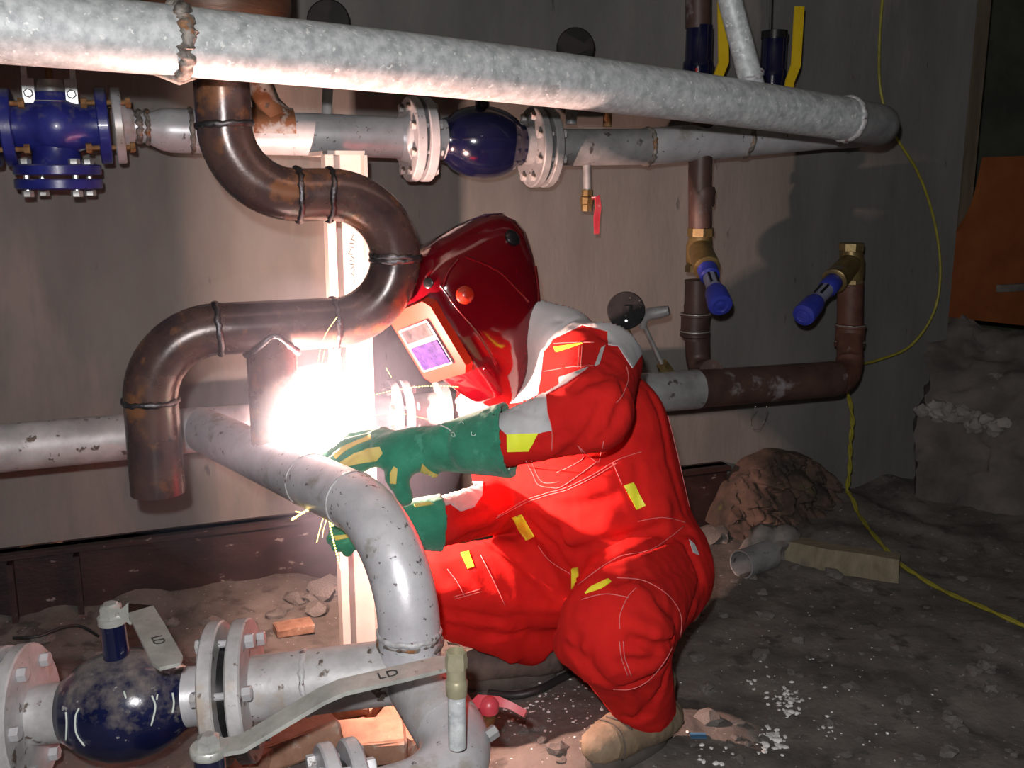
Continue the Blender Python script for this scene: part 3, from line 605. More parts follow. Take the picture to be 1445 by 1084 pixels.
# tee handled fitting beside it
b = LP(941,525); b = P(941,528,2.98)
t = thing('tee_handle_fitting', 'grey fitting on a thin slanting rod with a stubby sideways handle', 'fitting', b)
m = MB(); m.tube([P(950,540,3.0), P(934,513,2.96)], [.026,.019], 6); m.build('nut', m_brass, t, 25)
m = MB(); m.tube([P(934,513,2.96), P(908,458,2.92)], .007, 12); m.build('rod', m_steel, t)
m = MB(); m.tube([P(907,462,2.92), P(908,450,2.91), P(917,443,2.90), P(930,441,2.89), P(944,438,2.88)], [.011,.014,.018,.018,.014], 18); m.build('handle', m_oldpipe, t)
# drain valve with red lever
d0 = W(828,232,OFF)
t = thing('drain_valve', 'small drain valve with a red lever hanging below the upper pipe', 'valve', W(830,300,OFF))
m = MB(); m.tube([d0+UP*.01, W(829,262,OFF), W(829,274,OFF)], .0125, 18); m.build('nipple', m_oldpipe, t)
m = MB(); a, b = W(829,268,OFF), W(828,298,OFF); m.tube([a, a.lerp(b,.3), a.lerp(b,.35), a.lerp(b,.65), a.lerp(b,.7), b], [.017,.017,.021,.021,.018,.018], 8); m.build('body', m_brass, t, 30)
m = MB(); m.bar([W(836,280,OFF-.03+.05), W(843,277,OFF+.03), W(844,292,OFF+.035), W(842,308,OFF+.035), W(842,330,OFF+.032)], [.012,.016,.018,.018,.014], .006, U); m.build('lever', m_redlever, t, 30)
# ------------------------------------------------------------------ wall risers and balancing valves
OR = .30
def riser_valve(px, label, pts, rr, mat_low, bx, topc, sx, label_valve, upper=None):
    pass
zf = lambda x, y, o=OR: W(x, y, o)
# right run of lower pipe
t = thing('primer_wall_pipe', 'brown primed pipe along the lower wall at right, turning up at its end', 'pipe', W(1000,560,OR))
pL = [P(984,549,3.0), P(1010,547,3.03), P(1100,541,3.14), P(1150,537,3.2)]
ue = zf(1198,500); e = fillet([pL[0], P(1199,533,3.27), zf(1199,440)], .085, 12)
m = MB(); m.tube([e[0][1][0].lerp(e[0][1][1], i/4) for i in range(5)], .058, 34, (True, False)); m.build('pipe', m_primer, t)
m = MB(); m.tube(e[1][1], [.058-.014*min(1, i/9) for i in range(len(e[1][1]))], 34, (False, False)); m.build('elbow', m_primer_red, t, 60)
m = MB(); m.tube([e[2][1][0], zf(1199,470), zf(1200,400)], .042, 28); m.build('riser_pipe', m_primer_red, t)
def coupling(parent, px, y0, y1, r, mat):
    a, b = zf(px, y1), zf(px, y0); m = MB(); m.lathe(a, UP, [(0, r*.9), (.004, r*1.04), (.012, r*1.04), (.014, r), (b.z-a.z-.014, r), (b.z-a.z-.012, r*1.05), (b.z-a.z-.003, r*1.05), (b.z-a.z, r*.9)], 26); o = m.build('coupling', mat, parent)
    for f in (.25, .95): weld(o, Vector((a.x, a.y, a.z+(b.z-a.z)*f)), UP, r*1.04, .0022, m_wire, 36, 'wire_tie')
coupling(t, 1198, 457, 490, .048, m_primer_red)
t = thing('wall_riser', 'dark brown riser pipe on the wall above the man\'s back, left of the second riser', 'pipe', zf(985,520))
e = fillet([LP(1004,534)+UP*.02, W(985,525,OR), zf(982,430)], .05, 8)
ep = [q for k, qq in e for q in qq]
m = MB(); m.tube(ep, .038, 26); m.build('elbow', m_primer, t, 60)
m = MB(); m.tube([zf(981,480), zf(983,395)], .0365, 26); m.build('pipe', m_primer, t)
coupling(t, 980, 441, 476, .044, m_primer)
xt = zf(988,240); m = MB(); m.tube([zf(988,322), xt, xt+UP*.2], .036, 26); m.build('pipe', m_primer, t)
m = MB(); q = zf(990,292); m.lathe(q, UP, [(0,.036),(.01,.040),(.03,.039),(.045,.042),(.06,.037)], 26); m.build('weld_sleeve', m_primer, t)
q = W(985,40,OR); q2 = W(985,-40,OR); m = MB(); m.tube([q, q2, q2+UP*.3], .037, 26); m.build('pipe', m_primer, t)
def bal_valve(lab, top, bot, tip, hexm, loc, hx2=True):
    t = thing('balancing_valve', lab, 'valve', bot)
    a = UP
    m = MB(); m.lathe(bot-UP*.004, UP, [(0,.038),(.02,.038),(.024,.032)], 8); tag(m.build('hex_end', m_brass, t, 25))
    m = MB(); m.lathe(top-UP*.024, UP, [(0,.032),(.004,.042),(.028,.042),(.03,.036)], 8); m.build('hex_end', m_brass, t, 25)
    mid = top.lerp(bot, .42)
    m = MB(); m.tube([top-UP*.015, top-UP*.03, mid, bot+UP*.03, bot+UP*.01], [.034,.037,.041,.037,.033], 24); m.build('body', m_brass, t, 60)
    d = (tip-mid).normalized(); l = (tip-mid).length
    m = MB(); m.lathe(mid, d, [(0,.036),(l*.30,.040),(l*.38,.041),(l*.39,.034)], 26); m.build('bonnet', m_brass, t)
    m = MB(); m.lathe(mid, d, [(l*.385,.026),(l*.40,.031),(l*.52,.030),(l*.54,.024)], 24); m.build('blue_collar', m_bluecap, t)
    m = MB(); m.lathe(mid, d, [(l*.53,.0225),(l*.72,.0235),(l*.78,.028)], 20); w_ = m.build('window_sleeve', m_bluewin, t)
    sdv = d.cross(UP).normalized(); fr = sdv.cross(d).normalized()
    for s in (-1, 1):
        m = MB(); m.box(mid+d*l*.63+fr*.021*(-1 if fr.dot(CAM-mid) < 0 else 1)+sdv*(.010*s), .007, .006, l*.15, (sdv, fr, d)); m.build('scale_window', m_black, w_, 0)
    m = MB(); m.lathe(mid, d, [(l*.76,.029),(l*.80,.033),(l*.96,.036),(l*.99,.034),(l,.022),(l*.995,.020),(l*.995,.012),(l*1.0,.010)], 28); m.build('cap', m_bluecap, t)
bal_valve('brass balancing valve with blue cap on the left wall riser', zf(989,324), zf(984,382), P(1017,432,2.83), None, None)
bal_valve('brass balancing valve with blue cap on the right riser stub, open at top', zf(1202,345), zf(1202,402), P(1133,446,3.02), None, None)
# yellow lever ball valves
def ylever(lab, px, ytop, ybot, o, lev, capm, r=.040, red=False):
    a, b = W(px, ybot, o), W(px, ytop, o); t = thing('yellow_lever_valve', lab, 'valve', a); h = b.z-a.z
    m = MB(); m.lathe(a, UP, [(0,r*.95),(h*.48,r*1.06),(h*.54,r*1.06),(h*.57,r*.94),(h*.9,r*.92),(h,r*.92)], 30); m.build('body', m_navy, t)
    if capm: m = MB(); m.lathe(a, UP, [(h*.93,r*.97),(h*1.02,r*.97),(h*1.03,r*.7)], 28); m.build('cap', m_black, t)
    m = MB(); m.bar(lev, [.030,.030,.034,.034,.034][:len(lev)], .005, U); m.build('lever', m_yellow, t, 20)
    q = lev[0]; m = MB(); m.tube([W(px+8, ybot-16, o+.02), q-UP*.005], [.014,.012], 12); m.build('stem', m_navy, t)
    if red:
        q = W(983,101,o+r*1.04); m = MB(); m.box(q, .006, .002, .02, (U, NW, UP)); m.box(q-UP*.004-U*.005, .012, .002, .005, (U, NW, UP)); m.build('red_mark', m_redmark, t, 0)
ylever('navy valve with yellow lever on the riser, left of the slanting stay tube', 983, 36, 150, OR, [W(1008,122,OR+.06), W(1014,106,OR+.06), W(1021,88,OR+.06), W(1019,-40,OR+.06)], False, .043, True)
ylever('capped navy valve with yellow lever, right of the slanting stay tube', 1087, 46, 165, OR, [W(1112,134,OR+.05), W(1114,116,OR+.05), W(1123,92,OR+.05), W(1128,9,OR+.05)], True, .041)
a = W(1087,175,OR); m = MB(); m.tube([W(1087,46,OR), W(1089,-30,OR)], .004, 8); tag(m.build('thin_wire', m_hose), 'thin black wire rising from the capped navy valve', 'wire')
# ------------------------------------------------------------------ cables
def smooth(pts, n=6):
    out = []; p = [Vector(x) for x in pts]
    for i in range(len(p)-1):
        a, b, c, d = p[max(i-1,0)], p[i], p[i+1], p[min(i+2, len(p)-1)]
        for k in range(n):
            s = k/n; out.append(.5*((2*b)+(c-a)*s+(2*a-5*b+4*c-d)*s*s+(3*b-a-3*c+d)*s**3))
    return out+[p[-1]]
cp = smooth([W(1247,-20,.04), W(1241,60,.05), W(1243,130,.06), W(1262,188,.08), W(1296,245,.06), W(1318,310,.05), W(1327,380,.06), W(1318,440,.07), W(1285,488,.06), W(1240,508,.05), W(1214,514,.06)])
m = MB(); m.tube(cp, .0052, 8); tag(m.build('hanging_cable', m_cable, None, 60), 'yellow-green cable hanging in a loop on the dark wall at right', 'cable')
cp = [W(1195,548,.22), W(1203,590,.2), W(1200,625,.18), W(1199,665,.16), W(1196,700,.15)]+[onfloor(*q)+UP*.02 for q in [(1212,735),(1240,772),(1275,808),(1330,842),(1390,868),(1460,900)]]
m = MB(); cp = smooth(cp)
for p in cp: p.z = max(p.z, ground(p.x, p.y)+.014)
for k in (0, math.pi): m.tube([p+Vector((math.cos(i*.9+k), math.sin(i*.9+k), .3*math.sin(i*.9+k)))*.0045 for i, p in enumerate(cp)], .0048, 8)
tag(m.build('twisted_cable', m_cable, None, 60), 'twisted yellow cable dropping from the brown pipe and trailing over the floor', 'cable')
hp = smooth([onfloor(*q)+UP*.012 for q in [(690,985),(726,988),(760,980),(795,962),(830,945),(880,925)]])
m = MB(); m.tube(hp, .010, 12); tag(m.build('black_hose', m_hose, None, 60), 'black hose on the floor beneath the squatting man', 'hose')
hp = smooth([onfloor(*q)+UP*.03 for q in [(20,915),(55,913),(90,900),(115,898),(140,912)]])
m = MB(); m.tube(hp, .004, 8); tag(m.build('thin_black_cable', m_hose, None, 60), 'thin black cable lying in the dirt behind the floor ball valve', 'cable')
m = MB(); m.tube(smooth([LP(1082,574), W(1080,590,.2), W(1072,605,.2), W(1062,604,.2), W(1060,590,.2), LP(1066,574)]), .0012, 6); tag(m.build('wire_loop', m_wire, None, 60), 'thin wire loop hanging under the brown primed pipe', 'wire')
m = MB(); a = onfloor(985, 1040); m.box(a+UP*.003, .035, .02, .003); tag(m.build('blue_scrap', M('blue_scrap', (.05,.14,.26), None, 5, .6), None, 0), 'small blue scrap on the floor right of the tan boot', 'scrap')
# ------------------------------------------------------------------ the welder
def V3(p): return np.array(p, dtype=np.float32)
def s_cone(p, a, b, r1, r2):
    a, b = V3(a), V3(b); ba = b-a; l2 = float(ba@ba); t = np.clip(((p-a)@ba)/l2, 0, 1)
    return np.linalg.norm(p-(a+t[..., None]*ba), axis=-1)-(r1+(r2-r1)*t)
def s_ball(p, c, r): return np.linalg.norm(p-V3(c), axis=-1)-r
def s_ell(p, c, ax, r):
    q = p-V3(c); k = np.sqrt(sum(((q@V3(a))/rr)**2 for a, rr in zip(ax, r))); return (k-1)*min(r)
def smin(a, b, k): h = np.clip(.5+.5*(b-a)/k, 0, 1); return b*(1-h)+a*h-k*h*(1-h)
def surface_nets(f, lo, hi, h):
    lo = np.array(lo); n = np.ceil((np.array(hi)-lo)/h).astype(int)+1
    g = [lo[i]+h*np.arange(n[i]) for i in range(3)]
    v = np.empty(n, np.float32)
    for i in range(n[0]):
        Y, Zz = np.meshgrid(g[1], g[2], indexing='ij'); v[i] = f(np.stack([np.full_like(Y, g[0][i]), Y, Zz], -1).astype(np.float32))
    ins = v < 0; cells = n-1
    cnt = np.zeros(cells, np.float32); pos = np.zeros((*cells, 3), np.float32)
    sl = lambda o: tuple(slice(o[i], o[i]+cells[i]) for i in range(3))
    co = [(i,j,k) for i in (0,1) for j in (0,1) for k in (0,1)]
    for a in co:
        for ax in range(3):
            if a[ax]: continue
            b = list(a); b[ax] = 1; va, vb = v[sl(a)], v[sl(b)]; cr = (va < 0) != (vb < 0)
            t = np.where(cr, va/np.where(cr, va-vb, 1), 0)
            for i in range(3):
                pos[..., i] += np.where(cr, a[i]+(t if i == ax else 0), 0)
            cnt += cr
    act = cnt > 0; idx = -np.ones(cells, int); idx[act] = np.arange(act.sum())
    ijk = np.argwhere(act); vert = (ijk+pos[act]/cnt[act][:, None])*h+lo
    faces = []
    for ax in range(3):
        o1, o2 = [(1,2),(2,0),(0,1)][ax]
        A = ins; d = [slice(None)]*3; e = [slice(None)]*3; d[ax] = slice(0, -1); e[ax] = slice(1, None)
        i0, i1 = ins[tuple(d)], ins[tuple(e)]; ch = np.argwhere(i0 != i1)
        ch = ch[(ch[:, o1] > 0) & (ch[:, o2] > 0) & (ch[:, o1] < n[o1]-1) & (ch[:, o2] < n[o2]-1)]
        if not len(ch): continue
        def at(d1, d2): c = ch.copy(); c[:, o1] += d1; c[:, o2] += d2; return idx[c[:, 0], c[:, 1], c[:, 2]]
        q = np.stack([at(-1,-1), at(0,-1), at(0,0), at(-1,0)], 1)
        fl = i0[ch[:, 0], ch[:, 1], ch[:, 2]]; q[~fl] = q[~fl][:, ::-1]; faces.append(q)
    return vert, np.concatenate(faces)
def net_obj(name, f, lo, hi, h, mat, parent):
    v, q = surface_nets(f, lo, hi, h); b = np.array(WLOC[parent.as_pointer()])
    me = bpy.data.meshes.new(name); me.from_pydata((v-b).tolist(), [], q.tolist()); me.update(); me.shade_smooth(); me.materials.append(mat)
    o = bpy.data.objects.new(name, me); COL.objects.link(o); o.parent = parent; WLOC[o.as_pointer()] = Vector(b)
    return o, BVHTree.FromPolygons([Vector(x) for x in v.tolist()], q.tolist())
man = thing('person', 'welder squatting in a red coverall with grey shoulders, red welding helmet and green gauntlets', 'person', (.17, 2.2, 0))
FWD = Vector((-.75, -.65, 0)).normalized(); LEFT = Vector((.65, -.75, 0)).normalized()
neck = P(790,486,2.31)
shL = P(850,512,2.13); elL = P(836,582,1.89); wrL = P(706,624,1.94)
shR = P(690,566,2.50); elR = P(712,712,2.40); wrR = P(618,738,2.02)
chest = P(824,604,2.30); waist = P(842,705,2.31); pelv = P(888,790,2.33)
hipL = P(918,806,2.24); knL = P(868,890,1.90); anL = P(911,1000,2.13)
hipR = P(845,812,2.46); knR = P(606,834,2.26); anR = P(750,894,2.46)
kd = np.random.default_rng(3).normal(size=(10, 3)).astype(np.float32); kd /= np.linalg.norm(kd, axis=1)[:, None]
def folds(p, amp, wl):
    wv = np.zeros(p.shape[:-1], np.float32)
    for i in range(3):
        w0 = np.sin((p@kd[i+3])*(2*np.pi/(wl*2.1))+i)*1.4; s = np.sin((p@kd[i])*(2*np.pi/wl)+w0+np.sin((p@kd[i+6])*30)*.8)
        wv += (1-np.abs(s))**2
    return amp*(wv/3-.4)
def near(p, c, r): return np.exp(-(np.linalg.norm(p-V3(c), axis=-1)/r)**2)
def ridge(p, a, b, r, amp):               # a soft crease running from a to b
    return amp*np.exp(-(s_cone(p, a, b, 0, 0)/r)**2)
def body(p):
    d = s_cone(p, chest+LEFT*.07, waist+LEFT*.075, .145, .150)
    d = smin(d, s_cone(p, chest-LEFT*.11, waist-LEFT*.09, .14, .150), .05)
    d = smin(d, s_cone(p, waist, pelv, .165, .165), .05)
    d = smin(d, s_cone(p, chest+UP*.03, neck, .135, .075), .06)
    d = smin(d, s_cone(p, neck+LEFT*.02, shL, .07, .078), .05); d = smin(d, s_cone(p, neck-LEFT*.02, shR, .07, .078), .05)
    d = smin(d, s_cone(p, pelv, hipL, .16, .135), .05); d = smin(d, s_cone(p, pelv, hipR, .16, .13), .05)
    leg = smin(s_cone(p, hipL, knL, .135, .108), s_cone(p, knL, anL, .103, .066), .02)
    leg = smin(leg, s_cone(p, P(845,900,1.92), P(802,914,1.93), .058, .028), .04)     # cloth bagging at the knee
    legR = smin(s_cone(p, hipR, knR, .125, .098), s_cone(p, knR, anR, .092, .080), .02)
    legR = smin(legR, s_cone(p, P(705,885,2.33), P(722,930,2.37), .055, .010), .03)
    # trouser hems end flat
    cut = ((p-V3(anL+(anL-knL).normalized()*.035))@V3((anL-knL).normalized())); leg = np.maximum(leg, cut)
    cut = ((p-V3(anR+(anR-knR).normalized()*.02))@V3((anR-knR).normalized())); legR = np.maximum(legR, cut)
    d = smin(d, leg, .03); d = smin(d, legR, .03)
    armL = smin(s_cone(p, shL, elL, .084, .074), s_cone(p, elL, wrL, .074, .052), .02)
    armR = smin(s_cone(p, shR, elR, .080, .066), s_cone(p, elR, wrR, .066, .050), .02)
    f = folds(p, .006, .085)*1.0
    ar = folds(p+.37, .0045, .065)
    armL = armL-ar*(.4+near(p, elL, .16)); armR = armR-ar
    d = d-f*(.55+.9*near(p, knL, .16)+.9*near(p, pelv, .2)+.7*near(p, knR, .2))
    # gathered waist and big diagonal belly creases
    d = smin(d, armL, .022); d = smin(d, armR, .022)
    if CREASE:
        mk = np.abs(d) < .03
        if mk.any():
            q = p[mk]; dd = d[mk]
            for a, b, r, am in CREASE: dd = dd+ridge(q, a, b, r, am)
            d = d.copy(); d[mk] = dd
    # standing collar, neck and the head under the helmet
    d = smin(d, s_cone(p, neck, neck+(P(756,462,2.33)-neck)*1.0, .075, .066), .02)
    d = smin(d, s_ell(p, HO-HF*.07+HU*.03, (HF, HL, HU), (.085,.07,.105)), .015)
    d = smin(d, s_ball(p, HO+HF*.012-HU*.005, .014), .012)
    return d
# helmet frame
Rc = Vector((1,0,0)); Uc = Vector((0, math.sin(TH), math.cos(TH))); Bc = Vector((0, -math.cos(TH), math.sin(TH)))
def cv(x, y, z): return Rc*x+Uc*y+Bc*z
HF = cv(-.64,-.50,.58).normalized(); HL = cv(.60,.16,.78); HL = (HL-HF*HL.dot(HF)).normalized(); HU = HF.cross(HL).normalized()
HO = P(667,442,2.31)
CREASE = []
_v, _q = surface_nets(body, (-.32,1.55,-.02), (.62,2.85,1.10), .02); _bt = BVHTree.FromPolygons([Vector(x) for x in _v.tolist()], _q.tolist())
for pts, r, am in [
 ([(690,738),(740,710),(800,690),(870,652)],.007,.004),([(800,782),(850,770),(930,748)],.013,.016),([(805,760),(860,738),(935,720)],.020,-.014),([(735,700),(800,716),(865,702)],.012,.009),([(760,735),(785,752),(798,775)],.012,.010),
 ([(860,794),(910,774),(972,748)],.009,.010),([(852,806),(905,790),(975,765)],.012,-.006),([(800,805),(780,772),(750,742)],.012,.010),([(788,880),(798,845),(812,812)],.014,.016),
 ([(622,862),(700,876),(792,884)],.011,.013),([(640,832),(720,852),(785,856)],.018,-.010),([(700,772),(750,808),(785,850)],.012,.008),([(625,884),(690,897),(740,893)],.010,.008),([(640,872),(720,886)],.008,-.006),
 ([(888,880),(925,895),(948,900)],.014,-.012),([(892,903),(928,913),(950,900)],.011,.016),([(880,934),(925,934),(955,915)],.010,.012),([(945,930),(908,962),(878,972)],.010,.010),([(800,914),(828,934),(850,962)],.009,.010),([(812,932),(816,900)],.008,.010),([(826,945),(832,920)],.007,.007),
 ([(905,972),(914,1012)],.010,.012),([(942,948),(928,985),(895,1018)],.010,.009),([(872,985),(882,1015)],.009,.007),([(870,822),(920,812),(978,802)],.010,.007),([(962,765),(990,820),(972,872)],.011,.007),([(930,850),(955,880)],.012,.006),
 ([(920,560),(945,650),(965,720)],.010,.006),([(878,610),(900,660),(905,722)],.012,.007),([(850,650),(880,640),(920,645)],.010,.005),
 ([(795,642),(835,605),(852,565)],.010,.008),([(775,542),(815,548),(855,530)],.009,.008),([(845,622),(872,582),(880,545)],.010,.006),([(730,578),(768,590)],.008,.005),([(760,628),(800,610)],.009,.006),([(840,540),(870,515)],.009,.006),
 ([(788,452),(830,462),(860,482)],.009,.006),([(768,490),(792,462),(815,450)],.008,.006),([(640,735),(690,722)],.009,.008),([(650,760),(700,745)],.009,.007),([(735,655),(770,668),(800,664)],.008,.004)]:
    w_ = []
    for x, y in pts:
        r_y = ray(x, y).normalized(); h_ = _bt.ray_cast(CAM, r_y); w_.append(h_[0])
    for a, b in zip(w_, w_[1:]):
        if a and b and (a-b).length < .25: CREASE.append((a, b, r, am*1.45))
bo, bvh = net_obj('body', body, (-.32,1.55,-.02), (.62,2.85,1.10), .0080, m_red, man)
bo.data.materials.append(m_skin)
bw = Vector(WLOC[bo.as_pointer()])
for pl in bo.data.polygons:
    c = Vector(pl.center)+bw
    if (c-HO).length < .16 and c.z > neck.z+.03 and (c-(HO-HF*.07+HU*.03)).length < .125: pl.material_index = 1
tag(bo, None)
# helmet shell
hp = [(-.205,.040,.052,.00,.40),(-.190,.058,.068,.00,.40),(-.165,.072,.088,.02,.30),(-.13,.088,.104,.05,.22),(-.08,.102,.122,.09,.13),(-.02,.110,.132,.13,.07),(.04,.114,.134,.15,.05),(.09,.114,.128,.16,.06),(.125,.108,.116,.155,.10),(.15,.094,.094,.14,.18),(.168,.070,.062,.11,.32),(.176,.035,.028,.06,.6)]
# (height, half width, front reach, back reach, open)
def helm(u, an, r=0.0):
    us = [q[0] for q in hp]; i = max(0, min(len(us)-2, int(np.searchsorted(us, u))-1)); t = (u-us[i])/(us[i+1]-us[i]); t = max(0, min(1, t))
    a, b = hp[i], hp[i+1]; wd, fr, bk = [a[k]+(b[k]-a[k])*t for k in (1,2,3)]
    c, s = math.cos(an), math.sin(an); e = .62
    fc = (abs(c)**e)*(1 if c >= 0 else -1); ss = (abs(s)**e)*(1 if s >= 0 else -1)
    return HO+(HF*((fr-r)*fc if c >= 0 else (bk*1.2-r)*fc)+HL*((wd-r)*ss)+HU*u)*HS
hm = MB(); nu, na, HS = 44, 96, 1.10
A0 = math.radians(150)
def arange(u):
    if u < .06: return math.radians(112+26*max(0, (u+.185))/.245)
    return math.radians(138+42*min(1, (u-.06)/.085))
for r in (0, .004):
    for i in range(nu+1):
        u = -.205+(.176+.205)*i/nu; am = arange(u)
        for k in range(na+1): hm.v.append(helm(u, -am+2*am*k/na, r))
Q = (nu+1)*(na+1)
for i in range(nu):
    for k in range(na):
        a = i*(na+1)+k; hm.f.append((a, a+1, a+na+2, a+na+1)); b = a+Q; hm.f.append((b, b+na+1, b+na+2, b+1))
for i in range(nu):
    for k in (0, na):
        a = i*(na+1)+k; hm.f.append((a, a+na+1, a+na+1+Q, a+Q) if k == 0 else (a, a+Q, a+na+1+Q, a+na+1))
for k in range(na):
    hm.f.append((k, k+Q, k+1+Q, k+1)); a = nu*(na+1)+k; hm.f.append((a, a+1, a+1+Q, a+Q))
a0 = nu*(na+1); hm.f.append(tuple(a0+k for k in range(na+1)))
helmet = hm.build('welding_helmet', m_helmet, man, 60); tag(helmet, 'glossy red welding helmet')
hb = BVHTree.FromPolygons(hm.v, hm.f)
fx = .128                                        # front face reach near the window
def hpt(f, l, u): return HO+(HF*f+HL*l+HU*u)*HS
def plate(f, l0, l1, u0, u1, th, name, mat, tilt=0.0, bev=.004, sub=None):
    m = MB(); cen = hpt(f, (l0+l1)/2, (u0+u1)/2); fwd = (HF+HU*tilt).normalized(); up = fwd.cross(HL).normalized()
    W_, H_ = HS*(l1-l0)/2, HS*(u1-u0)/2; c = bev
    o = [(-W_+c,-H_),(W_-c,-H_),(W_,-H_+c),(W_,H_-c),(W_-c,H_),(-W_+c,H_),(-W_,H_-c),(-W_,-H_+c)]
    v = [cen+HL*x+up*y for x, y in o]+[cen+HL*x*.97+up*y*.97+fwd*th for x, y in o]
    m.add(v, [tuple(range(8))[::-1], tuple(range(8, 16))]+[(i, (i+1) % 8, 8+(i+1) % 8, 8+i) for i in range(8)]); return m.build(name, mat, sub or helmet, 25)
plate(.118, -.084, .078, -.085, .088, .020, 'bezel', m_bezel, -.02, .018)
plate(.137, -.068, .050, -.056, .050, .0045, 'lens_frame', m_lensframe, -.02, .004)
plate(.1405, -.060, .042, .014, .044, .0025, 'solar_cell', m_cell, -.02, .002)
plate(.1405, -.058, .045, -.050, .004, .0025, 'filter_lens', m_lens, -.02, .002)
def on_helm(u, an, name, mat, prof, seg=24):
    c = helm(u, an); du = (helm(u+.01, an)-helm(u-.01, an)); da = (helm(u, an+.03)-helm(u, an-.03)); n = du.cross(da).normalized()
    if n.dot(c-HO) < 0: n = -n
    m = MB(); m.lathe(c-n*.003, n, prof, seg); return m.build(name, mat, helmet, 40)
on_helm(.055, math.radians(66), 'shade_knob', m_bezel, [(0,.019),(.004,.021),(.012,.019),(.014,.016),(.020,.012),(.022,.006)], 20)
on_helm(.098, math.radians(112), 'pivot_knob', m_black, [(0,.020),(.008,.020),(.012,.016),(.014,.008)])
on_helm(.110, math.radians(30), 'pivot_screw', m_black, [(0,.012),(.005,.012),(.007,.009)])
def rib(ps, r, name='rib'):
    m = MB(); pts = []
    for u, an in ps: pts.append(helm(u, math.radians(an)))
    m.tube(smooth(pts, 5), r, 8); m.build(name, m_helmet, helmet, 60)
rib([(.09,48),(.11,62),(.12,78)], .004); rib([(.12,84),(.06,92),(.0,98),(-.03,104)], .004); rib([(.095,44),(.04,52),(-.03,60),(-.10,58)], .0035); rib([(-.095,-40),(-.102,0),(-.095,42)], .003)
rib([(-.18,110),(-.12,116),(-.05,124),(.02,132)], .005, 'rim')
# patches and stitching lie on the cloth: cast from the picture onto the body surface
def cast(px, py, bt):
    r = ray(px, py).normalized(); h = bt.ray_cast(CAM, r); return (h[0], h[1] if h[1].dot(r) < 0 else -h[1]) if h[0] else None
def patch(poly, name, mat, bt, parent, off=.0022, step=4.0, label=None):
    pts = []; n = len(poly)
    for i in range(n):
        a, b = poly[i], poly[(i+1) % n]; l = math.hypot(b[0]-a[0], b[1]-a[1]); k = max(1, int(l/step))
        for j in range(k): pts.append((a[0]+(b[0]-a[0])*j/k, a[1]+(b[1]-a[1])*j/k))
    nb = len(pts); xs_ = [p[0] for p in poly]; ys_ = [p[1] for p in poly]
    y = min(ys_)+step/2
    while y < max(ys_):
        x = min(xs_)+step/2
        while x < max(xs_): pts.append((x, y)); x += step
        y += step
    r = delaunay_2d_cdt([Vector(p) for p in pts], [], [list(range(nb))], 1, 1e-4); vs, fs = r[0], r[2]
    top = []; hit = []
    for v in vs:
        c = cast(v[0], v[1], bt); hit.append(c)
    m = MB(); ok = [i for i, c in enumerate(hit) if c]; mp = {}
    for i in ok: mp[i] = len(m.v); m.v.append(hit[i][0]+hit[i][1]*off)
    nt_ = len(m.v)
    for i in ok: m.v.append(hit[i][0]-hit[i][1]*.003)
    ed = {}
    for f in fs:
        if all(i in mp for i in f):
            q = [mp[i] for i in f]
            if max((m.v[q[a]]-m.v[q[b]]).length for a in range(3) for b in range(a)) > .09: continue
            nrm = (m.v[q[1]]-m.v[q[0]]).cross(m.v[q[2]]-m.v[q[0]])
            if nrm.dot(CAM-m.v[q[0]]) < 0: q = q[::-1]
            m.f.append(tuple(q))
            for a in range(3): e = (q[a], q[(a+1) % 3]); ed[e] = 1
    comp = {}
    def fd(x):
        while comp.setdefault(x, x) != x: x = comp[x]
        return x
    for f in m.f:
        for a in f[1:]: comp[fd(a)] = fd(f[0])
    cn = {}
    for f in m.f: cn[fd(f[0])] = cn.get(fd(f[0]), 0)+1
    best = max(cn, key=cn.get) if cn else None
    m.f = [f for f in m.f if fd(f[0]) == best]; ed = {(f[a], f[(a+1) % 3]): 1 for f in m.f for a in range(3)}
    for (a, b) in list(ed):
        if (b, a) not in ed: m.f.append((b, a, a+nt_, b+nt_))
    if not m.f: return None
    o = m.build(name, mat, parent, 50)
    if label: o['label'] = label
    return o
def seam(pts, bt, parent, r=.0009, name='stitching', mat=None):
    q = []
    if len(pts) > 2: pts = [(v.x, v.y) for v in smooth([Vector((x, y, 0)) for x, y in pts], 5)]
    for i in range(len(pts)-1):
        a, b = pts[i], pts[i+1]; k = max(1, int(math.hypot(b[0]-a[0], b[1]-a[1])/4))
        for j in range(k): q.append((a[0]+(b[0]-a[0])*j/k, a[1]+(b[1]-a[1])*j/k))
    q.append(pts[-1]); ps = []
    for x, y in q:
        c = cast(x, y, bt)
        if c: ps.append(c[0]+c[1]*.0014)
    ps = [p for i, p in enumerate(ps) if i == 0 or (p-ps[i-1]).length < .1]
    if len(ps) > 2: m = MB(); m.tube(ps, r, 5); return m.build(name, mat or m_thread, parent, 180)
patch([(738,440),(752,422),(772,412),(800,414),(850,420),(884,444),(906,498),(892,520),(872,489),(858,487),(857,468),(822,459),(782,478),(768,497),(764,532),(760,556),(752,566),(700,572),(684,562),(700,530),(716,500),(728,468)], 'shoulder_panel', m_grey, bvh, bo, .0022, 2.0, label='grey shoulder and upper sleeve panel')
patch([(690,562),(720,556),(764,540),(800,530),(830,519),(800,541),(771,557),(773,580),(779,607),(758,612),(716,614),(700,600)], 'forearm_panel', m_grey, bvh, bo, .0022, 2.2, label='grey forearm panel')
patch([(848,492),(854,488),(846,514),(839,517)], 'piping', m_grey, bvh, bo, label='grey reflective piping')
patch([(618,700),(628,604),(640,568),(655,552),(672,548),(700,570),(705,612),(690,640),(640,650)], 'far_shoulder_panel', m_grey, bvh, bo, .0022, 2.2, label='pale panel on the far sleeve')
